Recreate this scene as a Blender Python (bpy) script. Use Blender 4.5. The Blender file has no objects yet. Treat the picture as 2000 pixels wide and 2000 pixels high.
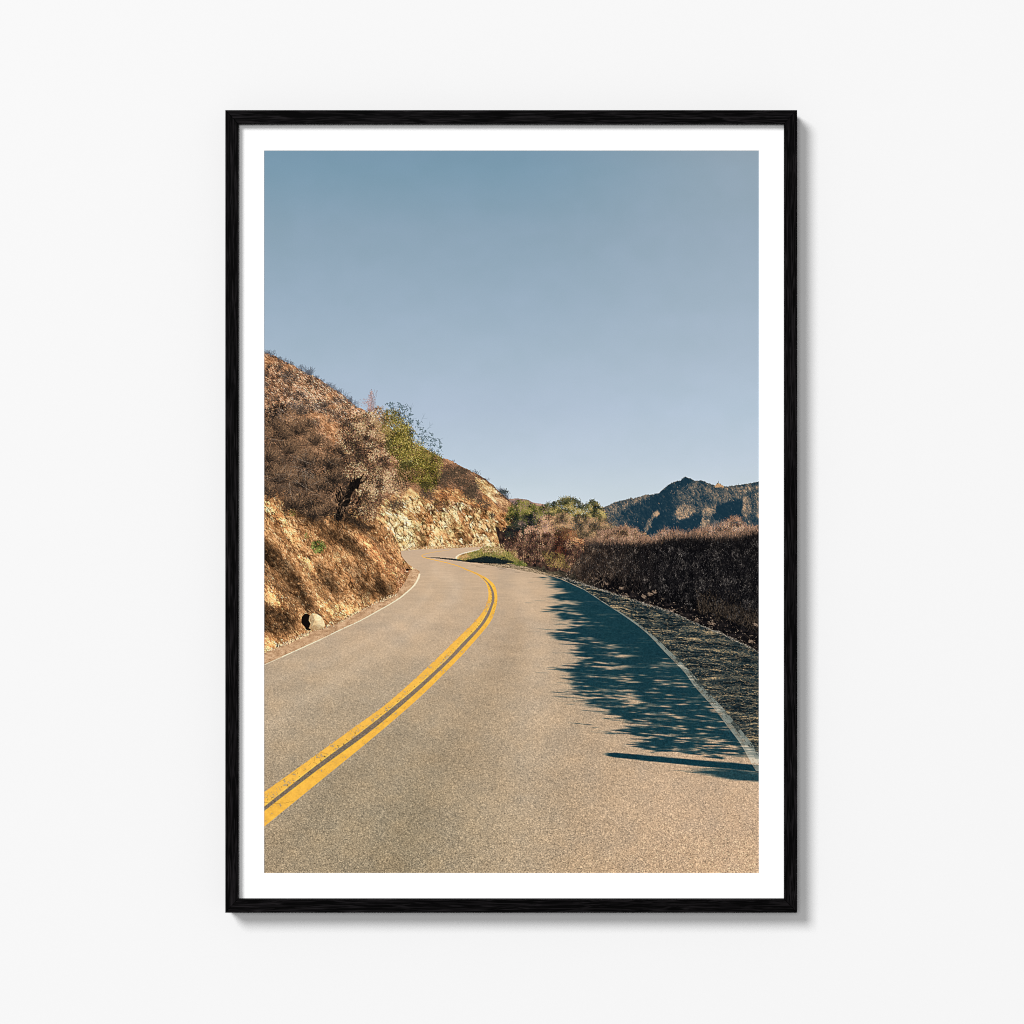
import bpy, bmesh, math
import numpy as np
from mathutils import Vector, Matrix

# A framed photographic print hanging on a plain white wall, seen straight on.
# World: the wall is the plane y = 0, the room is at y < 0, z is up.  1 unit = 1 m.
U = 0.931 / 2000                         # metres per picture unit in the plane of the frame's front
FRONT = 0.025                            # how far the frame's face stands off the wall
CAM = 3.0                                # camera distance from the wall

# ---------------------------------------------------------------- camera, world, lamp, exposure
scene = bpy.context.scene
cam_data = bpy.data.cameras.new('camera')
cam_data.sensor_width = 36
cam_data.lens = 36 * (CAM - FRONT) / 0.931
cam_data.clip_end = 200
camera = bpy.data.objects.new('camera', cam_data)
scene.collection.objects.link(camera)
camera.location = (0, -CAM, 0)
camera.rotation_euler = (math.pi / 2, 0, 0)
scene.camera = camera

world = bpy.data.worlds.new('World')
scene.world = world
world.use_nodes = True
bg = world.node_tree.nodes['Background']
bg.inputs['Color'].default_value = (1, 1, 1, 1)
bg.inputs['Strength'].default_value = 0.17

key_data = bpy.data.lights.new('softbox', 'AREA')
key_data.shape = 'DISK'
key_data.size = 22.4
key_data.energy = 36200
key = bpy.data.objects.new('softbox', key_data)
scene.collection.objects.link(key)
key.location = (-29.2, -48, 29.2)
key.rotation_euler = (Vector((0, 0, 0)) - key.location).to_track_quat('-Z', 'Y').to_euler()

fill_data = bpy.data.lights.new('added_front_fill', 'AREA')  # added fill lamp, unseen, lifts the frame's wall shadow without a halo
fill_data.shape = 'DISK'
fill_data.size = 13.0
fill_data.energy = 7800
fill = bpy.data.objects.new('added_front_fill', fill_data)
scene.collection.objects.link(fill)
fill.location = (-5.5, -48, 5.5)
fill.rotation_euler = (Vector((0, 0, 0)) - fill.location).to_track_quat('-Z', 'Y').to_euler()

scene.view_settings.view_transform = 'Standard'
scene.view_settings.look = 'None'
scene.view_settings.exposure = 0
scene.view_settings.gamma = 1
scene.view_settings.use_curve_mapping = False
scene.cycles.filter_width = 1.0
scene.cycles.use_denoising = False       # the denoiser would smear the fine ink detail of the print
GAIN = 1.17                              # light falling on the wall: albedo * GAIN = picture value


# ---------------------------------------------------------------- helpers
def mat(name, rough=.6, spec=.3):
    m = bpy.data.materials.new(name)
    m.use_nodes = True
    n = m.node_tree.nodes
    b = n['Principled BSDF']
    b.inputs['Roughness'].default_value = rough
    b.inputs['Specular IOR Level'].default_value = spec
    return m, n, m.node_tree.links, b


def px(x, y, depth):
    """picture unit (0..2000, y down) -> point at `depth` in front of the wall"""
    k = U * (CAM - depth) / (CAM - FRONT)
    return Vector(((x - 1000) * k, -depth, (1000 - y) * k))


def link(name, me, material=None, parent=None):
    o = bpy.data.objects.new(name, me)
    scene.collection.objects.link(o)
    if material:
        me.materials.append(material)
    if parent:
        o.parent = parent
    return o


def from_bm(name, bm, material, parent=None, smooth=False):
    bmesh.ops.recalc_face_normals(bm, faces=bm.faces[:])
    me = bpy.data.meshes.new(name)
    bm.to_mesh(me)
    bm.free()
    return link(name, me, material, parent)


def slab(bm, front, back):
    """closed prism between two equally long rings of points"""
    a = [bm.verts.new(p) for p in front]
    b = [bm.verts.new(p) for p in back]
    bm.faces.new(a)
    bm.faces.new(b[::-1])
    n = len(a)
    for i in range(n):
        bm.faces.new((a[i], b[i], b[(i + 1) % n], a[(i + 1) % n]))


# ---------------------------------------------------------------- wall
m_wall, n, l, b = mat('matt_white_wall_paint', .9, .05)
tc = n.new('ShaderNodeTexCoord')
nz = n.new('ShaderNodeTexNoise'); nz.inputs['Scale'].default_value = 900; nz.inputs['Detail'].default_value = 3
bp = n.new('ShaderNodeBump'); bp.inputs['Strength'].default_value = .008; bp.inputs['Distance'].default_value = .0004
l.new(tc.outputs['Object'], nz.inputs['Vector'])
l.new(nz.outputs['Fac'], bp.inputs['Height'])
l.new(bp.outputs['Normal'], b.inputs['Normal'])
b.inputs['Base Color'].default_value = (.80, .80, .80, 1)
bm = bmesh.new()
W2 = 4.0
slab(bm, [(-W2, 0, -W2), (W2, 0, -W2), (W2, 0, W2), (-W2, 0, W2)], [(-W2, .1, -W2), (W2, .1, -W2), (W2, .1, W2), (-W2, .1, W2)])
wall = from_bm('wall', bm, m_wall)
wall['kind'] = 'structure'


# ---------------------------------------------------------------- the framed print
# ---------------------------------------------------------------- the printed picture
# The print is a flat sheet of paper.  Its inks are worked out here, stroke by stroke, in
# picture units (1 unit = 1/966 of the print's width) and laid on the sheet as point colours.
S = 2                                   # paint cells per picture unit
PX, PY, PW, PH = 516, 294, 966, 1411    # picture window (units)


def paint_picture():
    f32 = np.float32
    W, H = PW * S, PH * S
    R = np.random.default_rng(7)
    xs = ((np.arange(W) + .5) / S + PX).astype(f32)
    ys = ((np.arange(H) + .5) / S + PY).astype(f32)
    img = np.zeros((H, W, 3), f32)
    XX = xs[None, :]
    YY = ys[:, None]
    tabs = {}

    def noise(u, v, seed):
        if seed not in tabs:
            tabs[seed] = np.random.default_rng(1000 + seed).random((256, 256)).astype(f32)
        T = tabs[seed]
        u, v = np.broadcast_arrays(u, v)
        iu = np.floor(u).astype(np.int32); iv = np.floor(v).astype(np.int32)
        a = (u - iu).astype(f32); b = (v - iv).astype(f32)
        a = a * a * (3 - 2 * a); b = b * b * (3 - 2 * b)
        i0 = iu & 255; i1 = (iu + 1) & 255; j0 = iv & 255; j1 = (iv + 1) & 255
        return (T[j0, i0] * (1 - a) + T[j0, i1] * a) * (1 - b) + (T[j1, i0] * (1 - a) + T[j1, i1] * a) * b

    def fbm(u, v, seed, o=4, g=.55):
        s = 0; amp = 1; tot = 0
        for k in range(o):
            s = s + amp * noise(u * 2 ** k + 17.3 * k, v * 2 ** k + 9.1 * k, seed + k); tot += amp; amp *= g
        return np.clip((s / tot - .5) * 1.7 + .5, 0, 1)

    def rot(u, v, deg):
        a = math.radians(deg)
        return u * math.cos(a) + v * math.sin(a), -u * math.sin(a) + v * math.cos(a)

    def sst(a, b, x):
        t = np.clip((x - a) / (b - a), 0, 1)
        return t * t * (3 - 2 * t)

    def col(*c):
        return np.array(c, f32)

    def ramp(t, cols, stops=None):
        cols = np.array(cols, f32)
        stops = np.linspace(0, 1, len(cols)) if stops is None else stops
        return np.stack([np.interp(t, stops, cols[:, k]) for k in range(3)], -1).astype(f32)

    def crv(pts, n=12):
        p = np.array(pts, float)
        q = np.vstack([2 * p[0] - p[1], p, 2 * p[-1] - p[-2]])
        out = []
        for i in range(len(p) - 1):
            p0, p1, p2, p3 = q[i:i + 4]
            for t in np.arange(n) / n:
                out.append(.5 * (2 * p1 + (p2 - p0) * t + (2 * p0 - 5 * p1 + 4 * p2 - p3) * t * t + (3 * p1 - p0 - 3 * p2 + p3) * t ** 3))
        out.append(p[-1])
        return np.array(out)

    def yof(pts):
        p = np.array(pts, float)
        return np.interp(xs, p[:, 0], p[:, 1]).astype(f32)

    def worley(u, v, seed):
        g = np.random.default_rng(2000 + seed)
        jx, jy, idt = (g.random((128, 128)).astype(f32) for _ in range(3))
        iu = np.floor(u).astype(np.int32); iv = np.floor(v).astype(np.int32)
        f1 = np.full(u.shape, 9, f32); f2 = f1.copy(); rid = np.zeros(u.shape, f32); du = rid.copy(); dv = rid.copy()
        for a in (-1, 0, 1):
            for b_ in (-1, 0, 1):
                cu, cv = (iu + a) & 127, (iv + b_) & 127
                ex = iu + a + .1 + .8 * jx[cv, cu] - u; ey = iv + b_ + .1 + .8 * jy[cv, cu] - v
                d = ex * ex + ey * ey
                n1 = d < f1
                f2 = np.where(n1, f1, np.minimum(f2, d))
                f1 = np.where(n1, d, f1); rid = np.where(n1, idt[cv, cu], rid)
                du = np.where(n1, ex, du); dv = np.where(n1, ey, dv)
        return np.sqrt(f1), np.sqrt(f2), rid, du, dv

    def soft(mask, bb, r):
        # box-blurred mask of a region, as floats
        b = box(*bb); a = mask[b].astype(f32); r = int(r * S)
        for ax in (0, 1):
            for _ in (0, 1):
                p = np.pad(a, [(r + 1, r) if k == ax else (0, 0) for k in (0, 1)], mode='edge').cumsum(ax)
                n_ = a.shape[ax]; w_ = 2 * r + 1
                a = (np.take(p, range(w_, w_ + n_), ax) - np.take(p, range(0, n_), ax)) / w_
        return a

    def rock(bx, by, deg, su, sv, seed, warp=5.):
        # broken facets: brightness of every facet, and the clefts between them
        wx = (fbm(bx / 18, by / 18, 200 + seed, 3) - .5) * warp * 2; wy = (fbm(bx / 18, by / 18, 210 + seed, 3) - .5) * warp * 2
        u, v = rot(bx + wx, by + wy, deg)
        f1, f2, rid, du, dv = worley(u / su, v / sv, seed)
        t = .5 + (rid - .5) * .75 + (dv * .9 - du * .25) * (.3 + .5 * rid)
        return np.clip(t, 0, 1), sst(0, .22, f2 - f1)

    def relief(mask, bb, layers, k=.7, base=.62):
        b = box(*bb); bx = XX[:, b[1]]; by = YY[b[0]]
        bx, by = np.broadcast_arrays(bx, by)
        m = mask[b]
        fac = 1.
        for deg, su, sv, seed, amp, cr in layers:
            t, c = rock(bx, by, deg, su, sv, seed)
            gate = sst(.38, .72, fbm(bx / 9, by / 7, 220 + seed, 2))
            fac = fac * (1.03 + (t - .5) * amp) * (1 - cr * (1 - c) * gate)
        v = img[b] * np.maximum(fac, .05)[..., None] ** np.array([.86, 1., 1.16], f32)
        v = v / np.maximum(1, v.max(-1, keepdims=True) / 251)
        img[b] = np.where(m[..., None], v, img[b])

    def inside(pts):
        p = np.array(pts, float)
        q = np.roll(p, -1, 0)
        tg = np.zeros((H, W + 1), np.int32)
        for (x0, y0), (x1, y1) in zip(p, q):
            if y0 == y1:
                continue
            if y0 > y1:
                x0, y0, x1, y1 = x1, y1, x0, y0
            r0 = max(0, int(np.ceil((y0 - PY) * S - .5))); r1 = min(H, int(np.ceil((y1 - PY) * S - .5)))
            if r1 <= r0:
                continue
            rr = np.arange(r0, r1)
            x = x0 + (x1 - x0) * (ys[rr] - y0) / (y1 - y0)
            cc = np.clip(np.ceil((x - PX) * S - .5).astype(int), 0, W)
            np.add.at(tg, (rr, cc), 1)
        return (np.cumsum(tg, 1)[:, :W] & 1).astype(bool)

    def box(x0, y0, x1, y1):
        return (slice(max(0, int((y0 - PY) * S)), min(H, int((y1 - PY) * S))),
                slice(max(0, int((x0 - PX) * S)), min(W, int((x1 - PX) * S))))

    def strokes(x, y, ang, ln, w, c, curve=0., alpha=1., mask=None, dst=None):
        dst = img if dst is None else dst
        x = np.atleast_1d(np.asarray(x, f32)); n = len(x)
        full = lambda a: np.broadcast_to(np.asarray(a, f32), (n,))
        y, ang, ln, w, curve, alpha = map(full, (y, ang, ln, w, curve, alpha))
        c = np.broadcast_to(np.asarray(c, f32), (n, dst.shape[2]))
        order = np.arange(n)
        for blk in np.array_split(order, max(1, n // 6000)):
            k = int(max(2, ln[blk].max() * S * 1.15 + 1))
            t = np.linspace(0, 1, k, dtype=f32)[None, :]
            ca, sa = np.cos(ang[blk])[:, None], np.sin(ang[blk])[:, None]
            L = ln[blk][:, None]; cu = curve[blk][:, None] * L * t * t
            px = ((x[blk][:, None] + ca * L * t - sa * cu) - PX) * S
            py = ((y[blk][:, None] + sa * L * t + ca * cu) - PY) * S
            r = w[blk][:, None] * S * .5 * (1 - .55 * t)
            wr = max(0, int(np.ceil(float(w[blk].max()) * S * .5 - .5)))
            for dy in range(-wr, wr + 1):
                for dx in range(-wr, wr + 1):
                    d2 = dx * dx + dy * dy
                    ok = (d2 <= np.maximum(r, .6) ** 2)
                    ix = np.floor(px + dx).astype(np.int32); iy = np.floor(py + dy).astype(np.int32)
                    ok = ok & (ix >= 0) & (ix < W) & (iy >= 0) & (iy < H)
                    bi, bj = np.nonzero(ok)
                    jx = ix[bi, bj]; jy = iy[bi, bj]
                    if mask is not None:
                        m = mask[jy, jx]; jx = jx[m]; jy = jy[m]; bi = bi[m]
                    a = alpha[blk][bi][:, None]
                    dst[jy, jx] = dst[jy, jx] * (1 - a) + c[blk][bi] * a

    def pick(mask, n, dens=None):
        fl = np.flatnonzero(mask)
        if dens is not None:
            p = dens[mask].astype(float); p /= p.sum()
            i = np.searchsorted(np.cumsum(p), R.random(n)); i = fl[np.minimum(i, len(fl) - 1)]
        else:
            i = fl[R.integers(0, len(fl), n)]
        return (i % W + R.random(n)).astype(f32) / S + PX, (i // W + R.random(n)).astype(f32) / S + PY

    def ellipse(cx, cy, rx, ry, wob=.25, seed=0, fr=.12):
        d = ((XX - cx) / rx) ** 2 + ((YY - cy) / ry) ** 2
        b = box(cx - rx * 1.6, cy - ry * 1.6, cx + rx * 1.6, cy + ry * 1.6)
        m = np.zeros((H, W), bool)
        nz = fbm(XX[:, b[1]] * fr, YY[b[0]] * fr, 40 + seed, 3)
        m[b] = d[b] < 1 + (nz - .5) * 2 * wob
        return m

    def foliage(mask, n, cols, ln=2.2, w=1.1, clump=14, seed=0, jit=1.5, contrast=1., bias=0., ang=None, spread=.9, sun=0., mk=None):
        x, y = pick(mask, n)
        s = fbm(x / clump, y / clump, 60 + seed, 3)
        s = .5 + (s - .5) * contrast + (R.random(n) - .5) * spread + bias
        if sun:
            yy = y - y.min(); s = s + sun * (.5 - yy / max(1, yy.max()))
        c = ramp(np.clip(s, 0, 1), cols)
        c = c * (1 + R.normal(0, .07, (n, 1))).astype(f32) + R.normal(0, 4, (n, 3)).astype(f32)
        a = R.random(n) * 6.3 if ang is None else R.normal(ang[0], ang[1], n)
        strokes(x + R.normal(0, jit, n), y + R.normal(0, jit, n), a, ln * (.5 + R.random(n)), w * (.6 + .7 * R.random(n)), c, mask=mk)

    def twigs(bx, by, n, spread, lmin, lmax, cols, up=-1.57, w=.6, curve=.5, alpha=.85, jx=3, jy=2):
        c = ramp(R.random(n), cols)
        strokes(bx + R.normal(0, jx, n), by + R.normal(0, jy, n), R.normal(up, spread, n), lmin + (lmax - lmin) * R.random(n),
                w * (.6 + .8 * R.random(n)), c, R.normal(0, curve, n), alpha)

    # ---- sky
    yk = [294, 330, 450, 600, 700, 800, 900, 960, 1010]
    L = ramp(np.interp(ys, yk, np.linspace(0, 1, 9)),
             [(121, 152, 173), (124, 155, 175), (140, 164, 182), (155, 176, 194), (166, 185, 202), (177, 193, 211), (189, 204, 218), (200, 213, 222), (206, 217, 224)])
    Rr = ramp(np.interp(ys, yk, np.linspace(0, 1, 9)),
              [(146, 164, 178), (148, 167, 182), (152, 171, 187), (163, 181, 197), (171, 188, 204), (181, 198, 214), (192, 206, 219), (201, 213, 222), (206, 217, 224)])
    u = sst(.45, 1.05, (xs - PX) / PW)[None, :, None]
    img[:] = L[:, None] * (1 - u) + Rr[:, None] * u
    n1 = fbm(XX / 60, YY / 45, 1, 3) - .5
    img += n1[..., None] * np.array([3, 2.2, 3.4], f32)
    img += R.normal(0, 1.0, (H, W, 1)).astype(f32)

    # ---- far brown hill behind the trees
    far = YY > yof([(516, 2000), (985, 1990), (986, 976), (995, 974), (1012, 973.5), (1031, 976), (1040, 981), (1050, 983), (1059, 984), (1075, 990), (1110, 996), (1111, 1990), (1482, 2000)])[None, :]
    b = box(980, 965, 1120, 1040)
    f = fbm(XX[:, b[1]] / 6, YY[b[0]] / 5, 3, 3)[..., None]
    img[b] = np.where(far[b][..., None], ramp(f[..., 0], [(112, 96, 92), (150, 122, 112), (196, 158, 136)]), img[b])

    # ---- mountain on the right
    ridge = [(1100, 1020), (1170, 993), (1187, 988), (1203, 980), (1225, 975), (1232, 972), (1236, 974), (1250, 970), (1258, 967), (1273, 966), (1286, 963.5), (1294, 956), (1302, 949), (1314, 942), (1322, 940), (1329, 938.5),
             (1333, 934), (1338, 931.3), (1347, 934.5), (1357, 939.5), (1363, 939), (1370, 938.2), (1384, 944.5), (1396, 948.5), (1399, 944.5), (1402, 943), (1405, 945), (1409, 947), (1413, 949.5), (1420, 950.5), (1442, 947.5), (1462, 944.5), (1470, 943.5), (1482, 940)]
    rj = yof(ridge) + (noise(xs / 2.6, xs * 0, 5) - .5) * 1.3
    mt = YY > rj[None, :]
    mt &= (XX > 1100)
    b = box(1100, 925, 1482, 1075)
    bx, by = XX[:, b[1]], YY[b[0]]
    lit = np.zeros((by.shape[0], bx.shape[1]), f32)
    for cx, cy, rx, ry, v in [(1345, 966, 36, 22, .55), (1334, 1001, 22, 12, .95), (1380, 1004, 15, 20, .9), (1372, 1030, 10, 14, .7), (1279, 1006, 8, 9, 1.0), (1262, 1026, 7, 12, .8), (1456, 994, 10, 26, .8), (1478, 990, 8, 34, .8),
                              (1462, 955, 24, 6, .75), (1440, 952, 30, 5, .6), (1401, 949, 9, 5, 1.1), (1192, 1000, 20, 16, .75), (1240, 976, 36, 8, .7), (1215, 984, 24, 9, .7), (1400, 966, 34, 14, .35), (1300, 966, 20, 12, .3), (1316, 985, 8, 22, .25), (1420, 985, 20, 10, .25),
                              (1225, 1015, 30, 18, -.5), (1426, 1000, 22, 22, -.45), (1340, 1030, 26, 12, -.4), (1400, 1022, 16, 14, -.4), (1360, 992, 10, 14, -.3), (1300, 1010, 14, 20, -.25)]:
        d = ((bx - cx) / rx) ** 2 + ((by - cy) / ry) ** 2
        lit = np.maximum(lit, v * np.exp(-d * 1.1)) if v > 0 else lit + v * np.exp(-d)
    bb = (1100, 925, 1482, 1075)
    fm = np.zeros_like(lit) + .34
    for poly, v, r in [([(1205, 1003), (1232, 985), (1270, 968), (1300, 953), (1331, 938), (1326, 962), (1316, 985), (1312, 1004), (1316, 1016), (1292, 1042), (1260, 1052), (1230, 1030)], .13, 5),
                       ([(1165, 990), (1203, 978), (1240, 969), (1288, 962), (1250, 978), (1215, 998), (1205, 1012), (1180, 1012)], .58, 2),
                       ([(1333, 948), (1352, 938), (1400, 948), (1440, 948), (1482, 942), (1482, 966), (1440, 974), (1402, 984), (1366, 994), (1352, 984), (1330, 986), (1322, 972)], .46, 4),
                       ([(1396, 988), (1440, 975), (1454, 984), (1449, 1008), (1438, 1018), (1396, 1018), (1392, 1004)], .04, 2), ([(1302, 1020), (1342, 1014), (1372, 1006), (1368, 1034), (1340, 1048), (1300, 1042)], .03, 3),
                       ([(1332, 930), (1348, 932), (1360, 940), (1345, 944), (1326, 950), (1318, 944)], .14, 2),
                       ([(1322, 990), (1338, 984), (1354, 990), (1360, 999), (1346, 1009), (1328, 1016), (1317, 1008)], .8, 1.5), ([(1371, 995), (1384, 988), (1397, 987), (1397, 1001), (1387, 1010), (1381, 1034), (1366, 1030), (1371, 1012)], .72, 1.2),
                       ([(1452, 966), (1463, 968), (1466, 1000), (1457, 1012), (1447, 1002)], .66, 1.5), ([(1473, 962), (1490, 960), (1490, 1015), (1478, 1012)], .66, 1.5),
                       ([(1273, 1003), (1284, 996), (1288, 1003), (1282, 1010), (1271, 1013)], .95, 1), ([(1258, 1034), (1264, 1016), (1270, 1012), (1272, 1020), (1264, 1040)], .66, 1), ([(1455, 952), (1482, 948), (1482, 957), (1440, 962)], .68, 1.5), ([(1396, 948), (1404, 942), (1413, 951)], .95, .5)]:
        a = soft(inside(poly), bb, r)
        fm = fm * (1 - a) + v * a
    ru, rv = rot(bx, by, 60)
    g1 = fbm(ru / 16, rv / 7, 10, 4)
    g2 = fbm(bx / 3.2, by / 2.6, 14, 3)
    ru, rv = rot(bx, by, 62)
    f1, f2, rid, du, dv = worley(ru / 5.5 + g1 * 2, rv / 2.6 + g2, 31)
    t = fm + ((g1 - .5) * .34 + (g2 - .5) * .34 + (rid - .5) * .3 + dv * .22) * (.6 + fm * .9) - .08 * (1 - sst(0, .25, f2 - f1))
    m = ramp(np.clip(t, 0, 1), [(12, 38, 52), (22, 46, 58), (54, 66, 70), (92, 88, 80), (136, 114, 94), (204, 162, 122)], [0, .2, .4, .6, .8, 1])
    img[b] = np.where(mt[b][..., None], m, img[b])
    lm = np.zeros((H, W), f32); lm[b] = np.clip(t, 0, 1)
    x, y = pick(mt & (lm > .22), 2600)
    k = lm[((y - PY) * S).astype(int), ((x - PX) * S).astype(int)]
    strokes(x, y, R.normal(1.2, .5, 2600), 1 + 2.2 * R.random(2600), .7, ramp(np.clip(k + R.normal(-.02, .25, 2600), 0, 1), [(20, 38, 48), (96, 92, 86), (176, 146, 118), (226, 196, 160)]), mask=mt)
    x, y = pick(mt & (lm <= .3), 700)
    strokes(x, y, R.normal(1.0, .6, 700), 1 + 1.4 * R.random(700), .6, ramp(R.random(700), [(70, 88, 96), (150, 158, 160)]), alpha=.8, mask=mt)
    b = box(1100, 925, 1482, 1075)
    hz = mt[b][..., None] * .13
    img[b] = img[b] * (1 - hz) + col(104, 130, 148) * hz
    # shade of the ridge line and the shrubs standing on it
    n = 500; x = 1180 + 302 * R.random(n); y = np.interp(x, xs, rj) + 1
    strokes(x, y, R.normal(-1.57, .35, n), 1 + 1.3 * R.random(n) ** 2, .5, ramp(R.random(n), [(48, 52, 52), (84, 78, 68)]), alpha=.6)
    strokes([1441, 1427, 1402], [949, 951, 945], -1.57, [4.5, 4, 6], .8, col(60, 58, 54))
    n = 130; x = 1395 + 17 * R.random(n); y = 944 + 7 * R.random(n)
    strokes(x, y, R.normal(1.1, .4, n), 2.2, 1.0, ramp(R.random(n), [(150, 110, 80), (240, 200, 150)]), mask=mt)

    # ---- left hill: silhouette
    sil = [(516, 688.5), (527, 692), (542, 697.5), (559, 706.6), (572, 712.4), (582, 719), (600, 728.6), (613, 733.8), (624, 740), (639, 750.6), (652, 759.6), (670, 770), (682, 781.6), (697, 794.6), (709, 800), (760, 836), (810, 866), (862, 894),
           (881, 899), (894, 907), (907, 913), (920, 920), (930, 925.5), (950, 937), (964, 948), (978, 963), (989, 971), (1001, 984), (1004, 1000), (1001, 1040), (1000, 1400), (1001, 3000), (1482, 3000)]
    sl = yof(sil) + (noise(xs / 3, xs * 0, 21) - .5) * 2.2
    hill = (YY > sl[None, :]) & (XX < 1004)
    near = inside([(500, 940), (600, 985), (690, 995), (735, 1012), (754, 1030), (770, 1046), (780, 1068), (788, 1086), (799, 1105), (806, 1113), (806, 1320), (500, 1320)])
    # base coat
    b = box(516, 680, 1006, 1320)
    bx, by = XX[:, b[1]], YY[b[0]]
    ru, rv = rot(bx, by, 38)
    patch = fbm(ru / 60, rv / 26, 22, 4)
    fine = fbm(ru / 7, rv / 3.0, 26, 4)
    base = ramp(np.clip(patch * .5 + fine * .55 - .02, 0, 1), [(76, 58, 48), (124, 90, 66), (160, 116, 84), (190, 140, 104), (218, 172, 136)])
    ru, rv = rot(bx, by, 52)
    p2 = fbm(ru / 70, rv / 18, 30, 4); f2 = fbm(ru / 10, rv / 2.6, 34, 4)
    sl2 = ramp(np.clip(p2 * .6 + f2 * .55 - .05, 0, 1), [(72, 56, 42), (118, 90, 62), (168, 124, 84), (204, 154, 106), (228, 186, 138)])
    p3 = fbm(bx / 26, by / 24, 36, 4); ru, rv = rot(bx, by, 44); f3 = fbm(ru / 11, rv / 3.6, 38, 4)
    cl = ramp(np.clip(p3 * .62 + f3 * .6 - .08, 0, 1), [(92, 66, 42), (146, 104, 66), (196, 142, 92), (228, 190, 130), (243, 222, 164)])
    nearw = sst(905, 985, by + (bx - 516) * -.18 + (patch - .5) * 60)[..., None]
    g = base * (1 - nearw) + sl2 * nearw
    # cliff below the shrubs, right of the near slope
    cliffy = np.interp(bx[0], [740, 760, 790, 830, 860, 900, 940, 1004], [985, 965, 958, 962, 955, 965, 980, 1000])
    cw = (sst(-8, 12, by - cliffy[None, :] + (p3 - .5) * 30) * (bx > 735))[..., None]
    cw = np.where(near[b][..., None], 0, cw)
    g = g * (1 - cw) + cl * cw
    img[b] = np.where(hill[b][..., None], g, img[b])

    # stroke texture, upper slope (burnt brown soil with pale stones)
    up = hill & (YY < 1010) & (XX < 790) & ~near
    n = 15000; x, y = pick(up, n)
    q = fbm(x / 26, y / 18, 23, 3)
    c = ramp(np.clip(q + .06 + R.normal(0, .28, n), 0, 1), [(54, 46, 42), (94, 72, 58), (138, 100, 74), (176, 128, 92), (218, 170, 132)])
    strokes(x, y, R.normal(.62, .35, n), 1.5 + 4.5 * R.random(n) ** 2, .5 + .6 * R.random(n), c, R.normal(0, .2, n), mask=hill)
    n = 1700; x, y = pick(up & (YY < 830), n, np.exp(-((XX - 625) / 60) ** 2 - ((YY - 775) / 45) ** 2) + .18)
    strokes(x, y, R.normal(.6, .3, n), 1.4 + 2.4 * R.random(n), 1.0, ramp(R.random(n), [(206, 150, 116), (236, 192, 152), (250, 220, 186)]), mask=hill)
    n = 900; x, y = pick(up & (YY < 850), n)
    strokes(x, y, R.normal(.6, .4, n), 2 + 4 * R.random(n), 1.2, ramp(R.random(n), [(40, 36, 38), (78, 62, 54)]), mask=hill)
    for px, py, rx, ry in [(560, 735, 16, 8), (575, 795, 24, 10), (628, 795, 28, 9), (615, 822, 14, 8), (655, 822, 10, 6), (590, 770, 8, 4), (634, 752, 8, 3), (660, 782, 9, 4), (545, 812, 20, 14)]:
        n = int(rx * ry * 2.2)
        strokes(px + R.normal(0, rx * .6, n), py + R.normal(0, ry * .6, n), R.normal(.2, .9, n), 2 + 4 * R.random(n), .8, ramp(R.random(n), [(44, 40, 40), (70, 60, 54), (104, 88, 76), (150, 130, 112)]), alpha=.85, mask=hill)
    for px, py, rx, ry in [(640, 822, 18, 12), (648, 838, 16, 16), (612, 812, 18, 7), (655, 860, 10, 14), (520, 705, 16, 10), (565, 716, 14, 8), (645, 775, 10, 8), (648, 795, 13, 5)]:
        n = int(rx * ry * 2.6)
        strokes(px + R.normal(0, rx * .5, n), py + R.normal(0, ry * .5, n), R.normal(.65, .3, n), 1.5 + 3 * R.random(n), .9, ramp(R.random(n), [(170, 112, 74), (206, 146, 98), (226, 172, 126)]), alpha=.75, mask=hill)
    relief(up, (516, 680, 800, 1012), [(36, 13, 4.2, 1, .5, .3), (40, 5, 2.0, 2, .45, .15)])
    # dry shrubs along the crest
    for k in range(15):
        bx0 = 516 + 190 * R.random(); by0 = float(np.interp(bx0, xs, sl))
        twigs(bx0, by0 + 1, R.integers(8, 22), .5, 2, R.uniform(5, 9), [(50, 54, 62), (84, 86, 92), (120, 122, 126)], w=.5, curve=.15, alpha=.6, jx=2.5, jy=1)
    for bx0, nn, ll in [(532, 30, 13), (524, 20, 9), (562, 26, 9), (588, 34, 12), (602, 60, 17), (606, 40, 15), (618, 16, 8), (630, 18, 9), (643, 26, 10), (650, 22, 9), (666, 26, 11), (676, 20, 9), (684, 30, 13), (692, 24, 11), (884, 16, 6), (926, 22, 9), (931, 18, 8), (950, 20, 5), (975, 30, 12), (980, 40, 13), (986, 40, 11), (990, 30, 9)]:
        by0 = float(np.interp(bx0, xs, sl))
        twigs(bx0, by0 + 2, nn, .42, 3, ll, [(44, 48, 58), (74, 78, 88), (110, 114, 122)], w=.5, curve=.2, alpha=.62, jx=3.5, jy=1)
    n = 160
    strokes(984 + R.normal(0, 4, n), 961 + R.normal(0, 2.6, n), R.random(n) * 6.3, 2, 1, ramp(R.random(n), [(44, 56, 62), (84, 88, 84)]))

    # right shoulder of the hill above the cliff: dark scrub, then a bright bare face
    sh = hill & (XX > 838) & ~near
    n = 5200; x, y = pick(sh & (YY < 1000), n)
    q = fbm(x / 14, y / 10, 43, 3)
    strokes(x, y, R.normal(.6, .25, n), 2 + 4.5 * R.random(n), .7, ramp(np.clip(q + R.normal(0, .25, n), 0, 1), [(58, 44, 40), (98, 72, 58), (142, 104, 78), (190, 140, 100)]), mask=hill)
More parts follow.
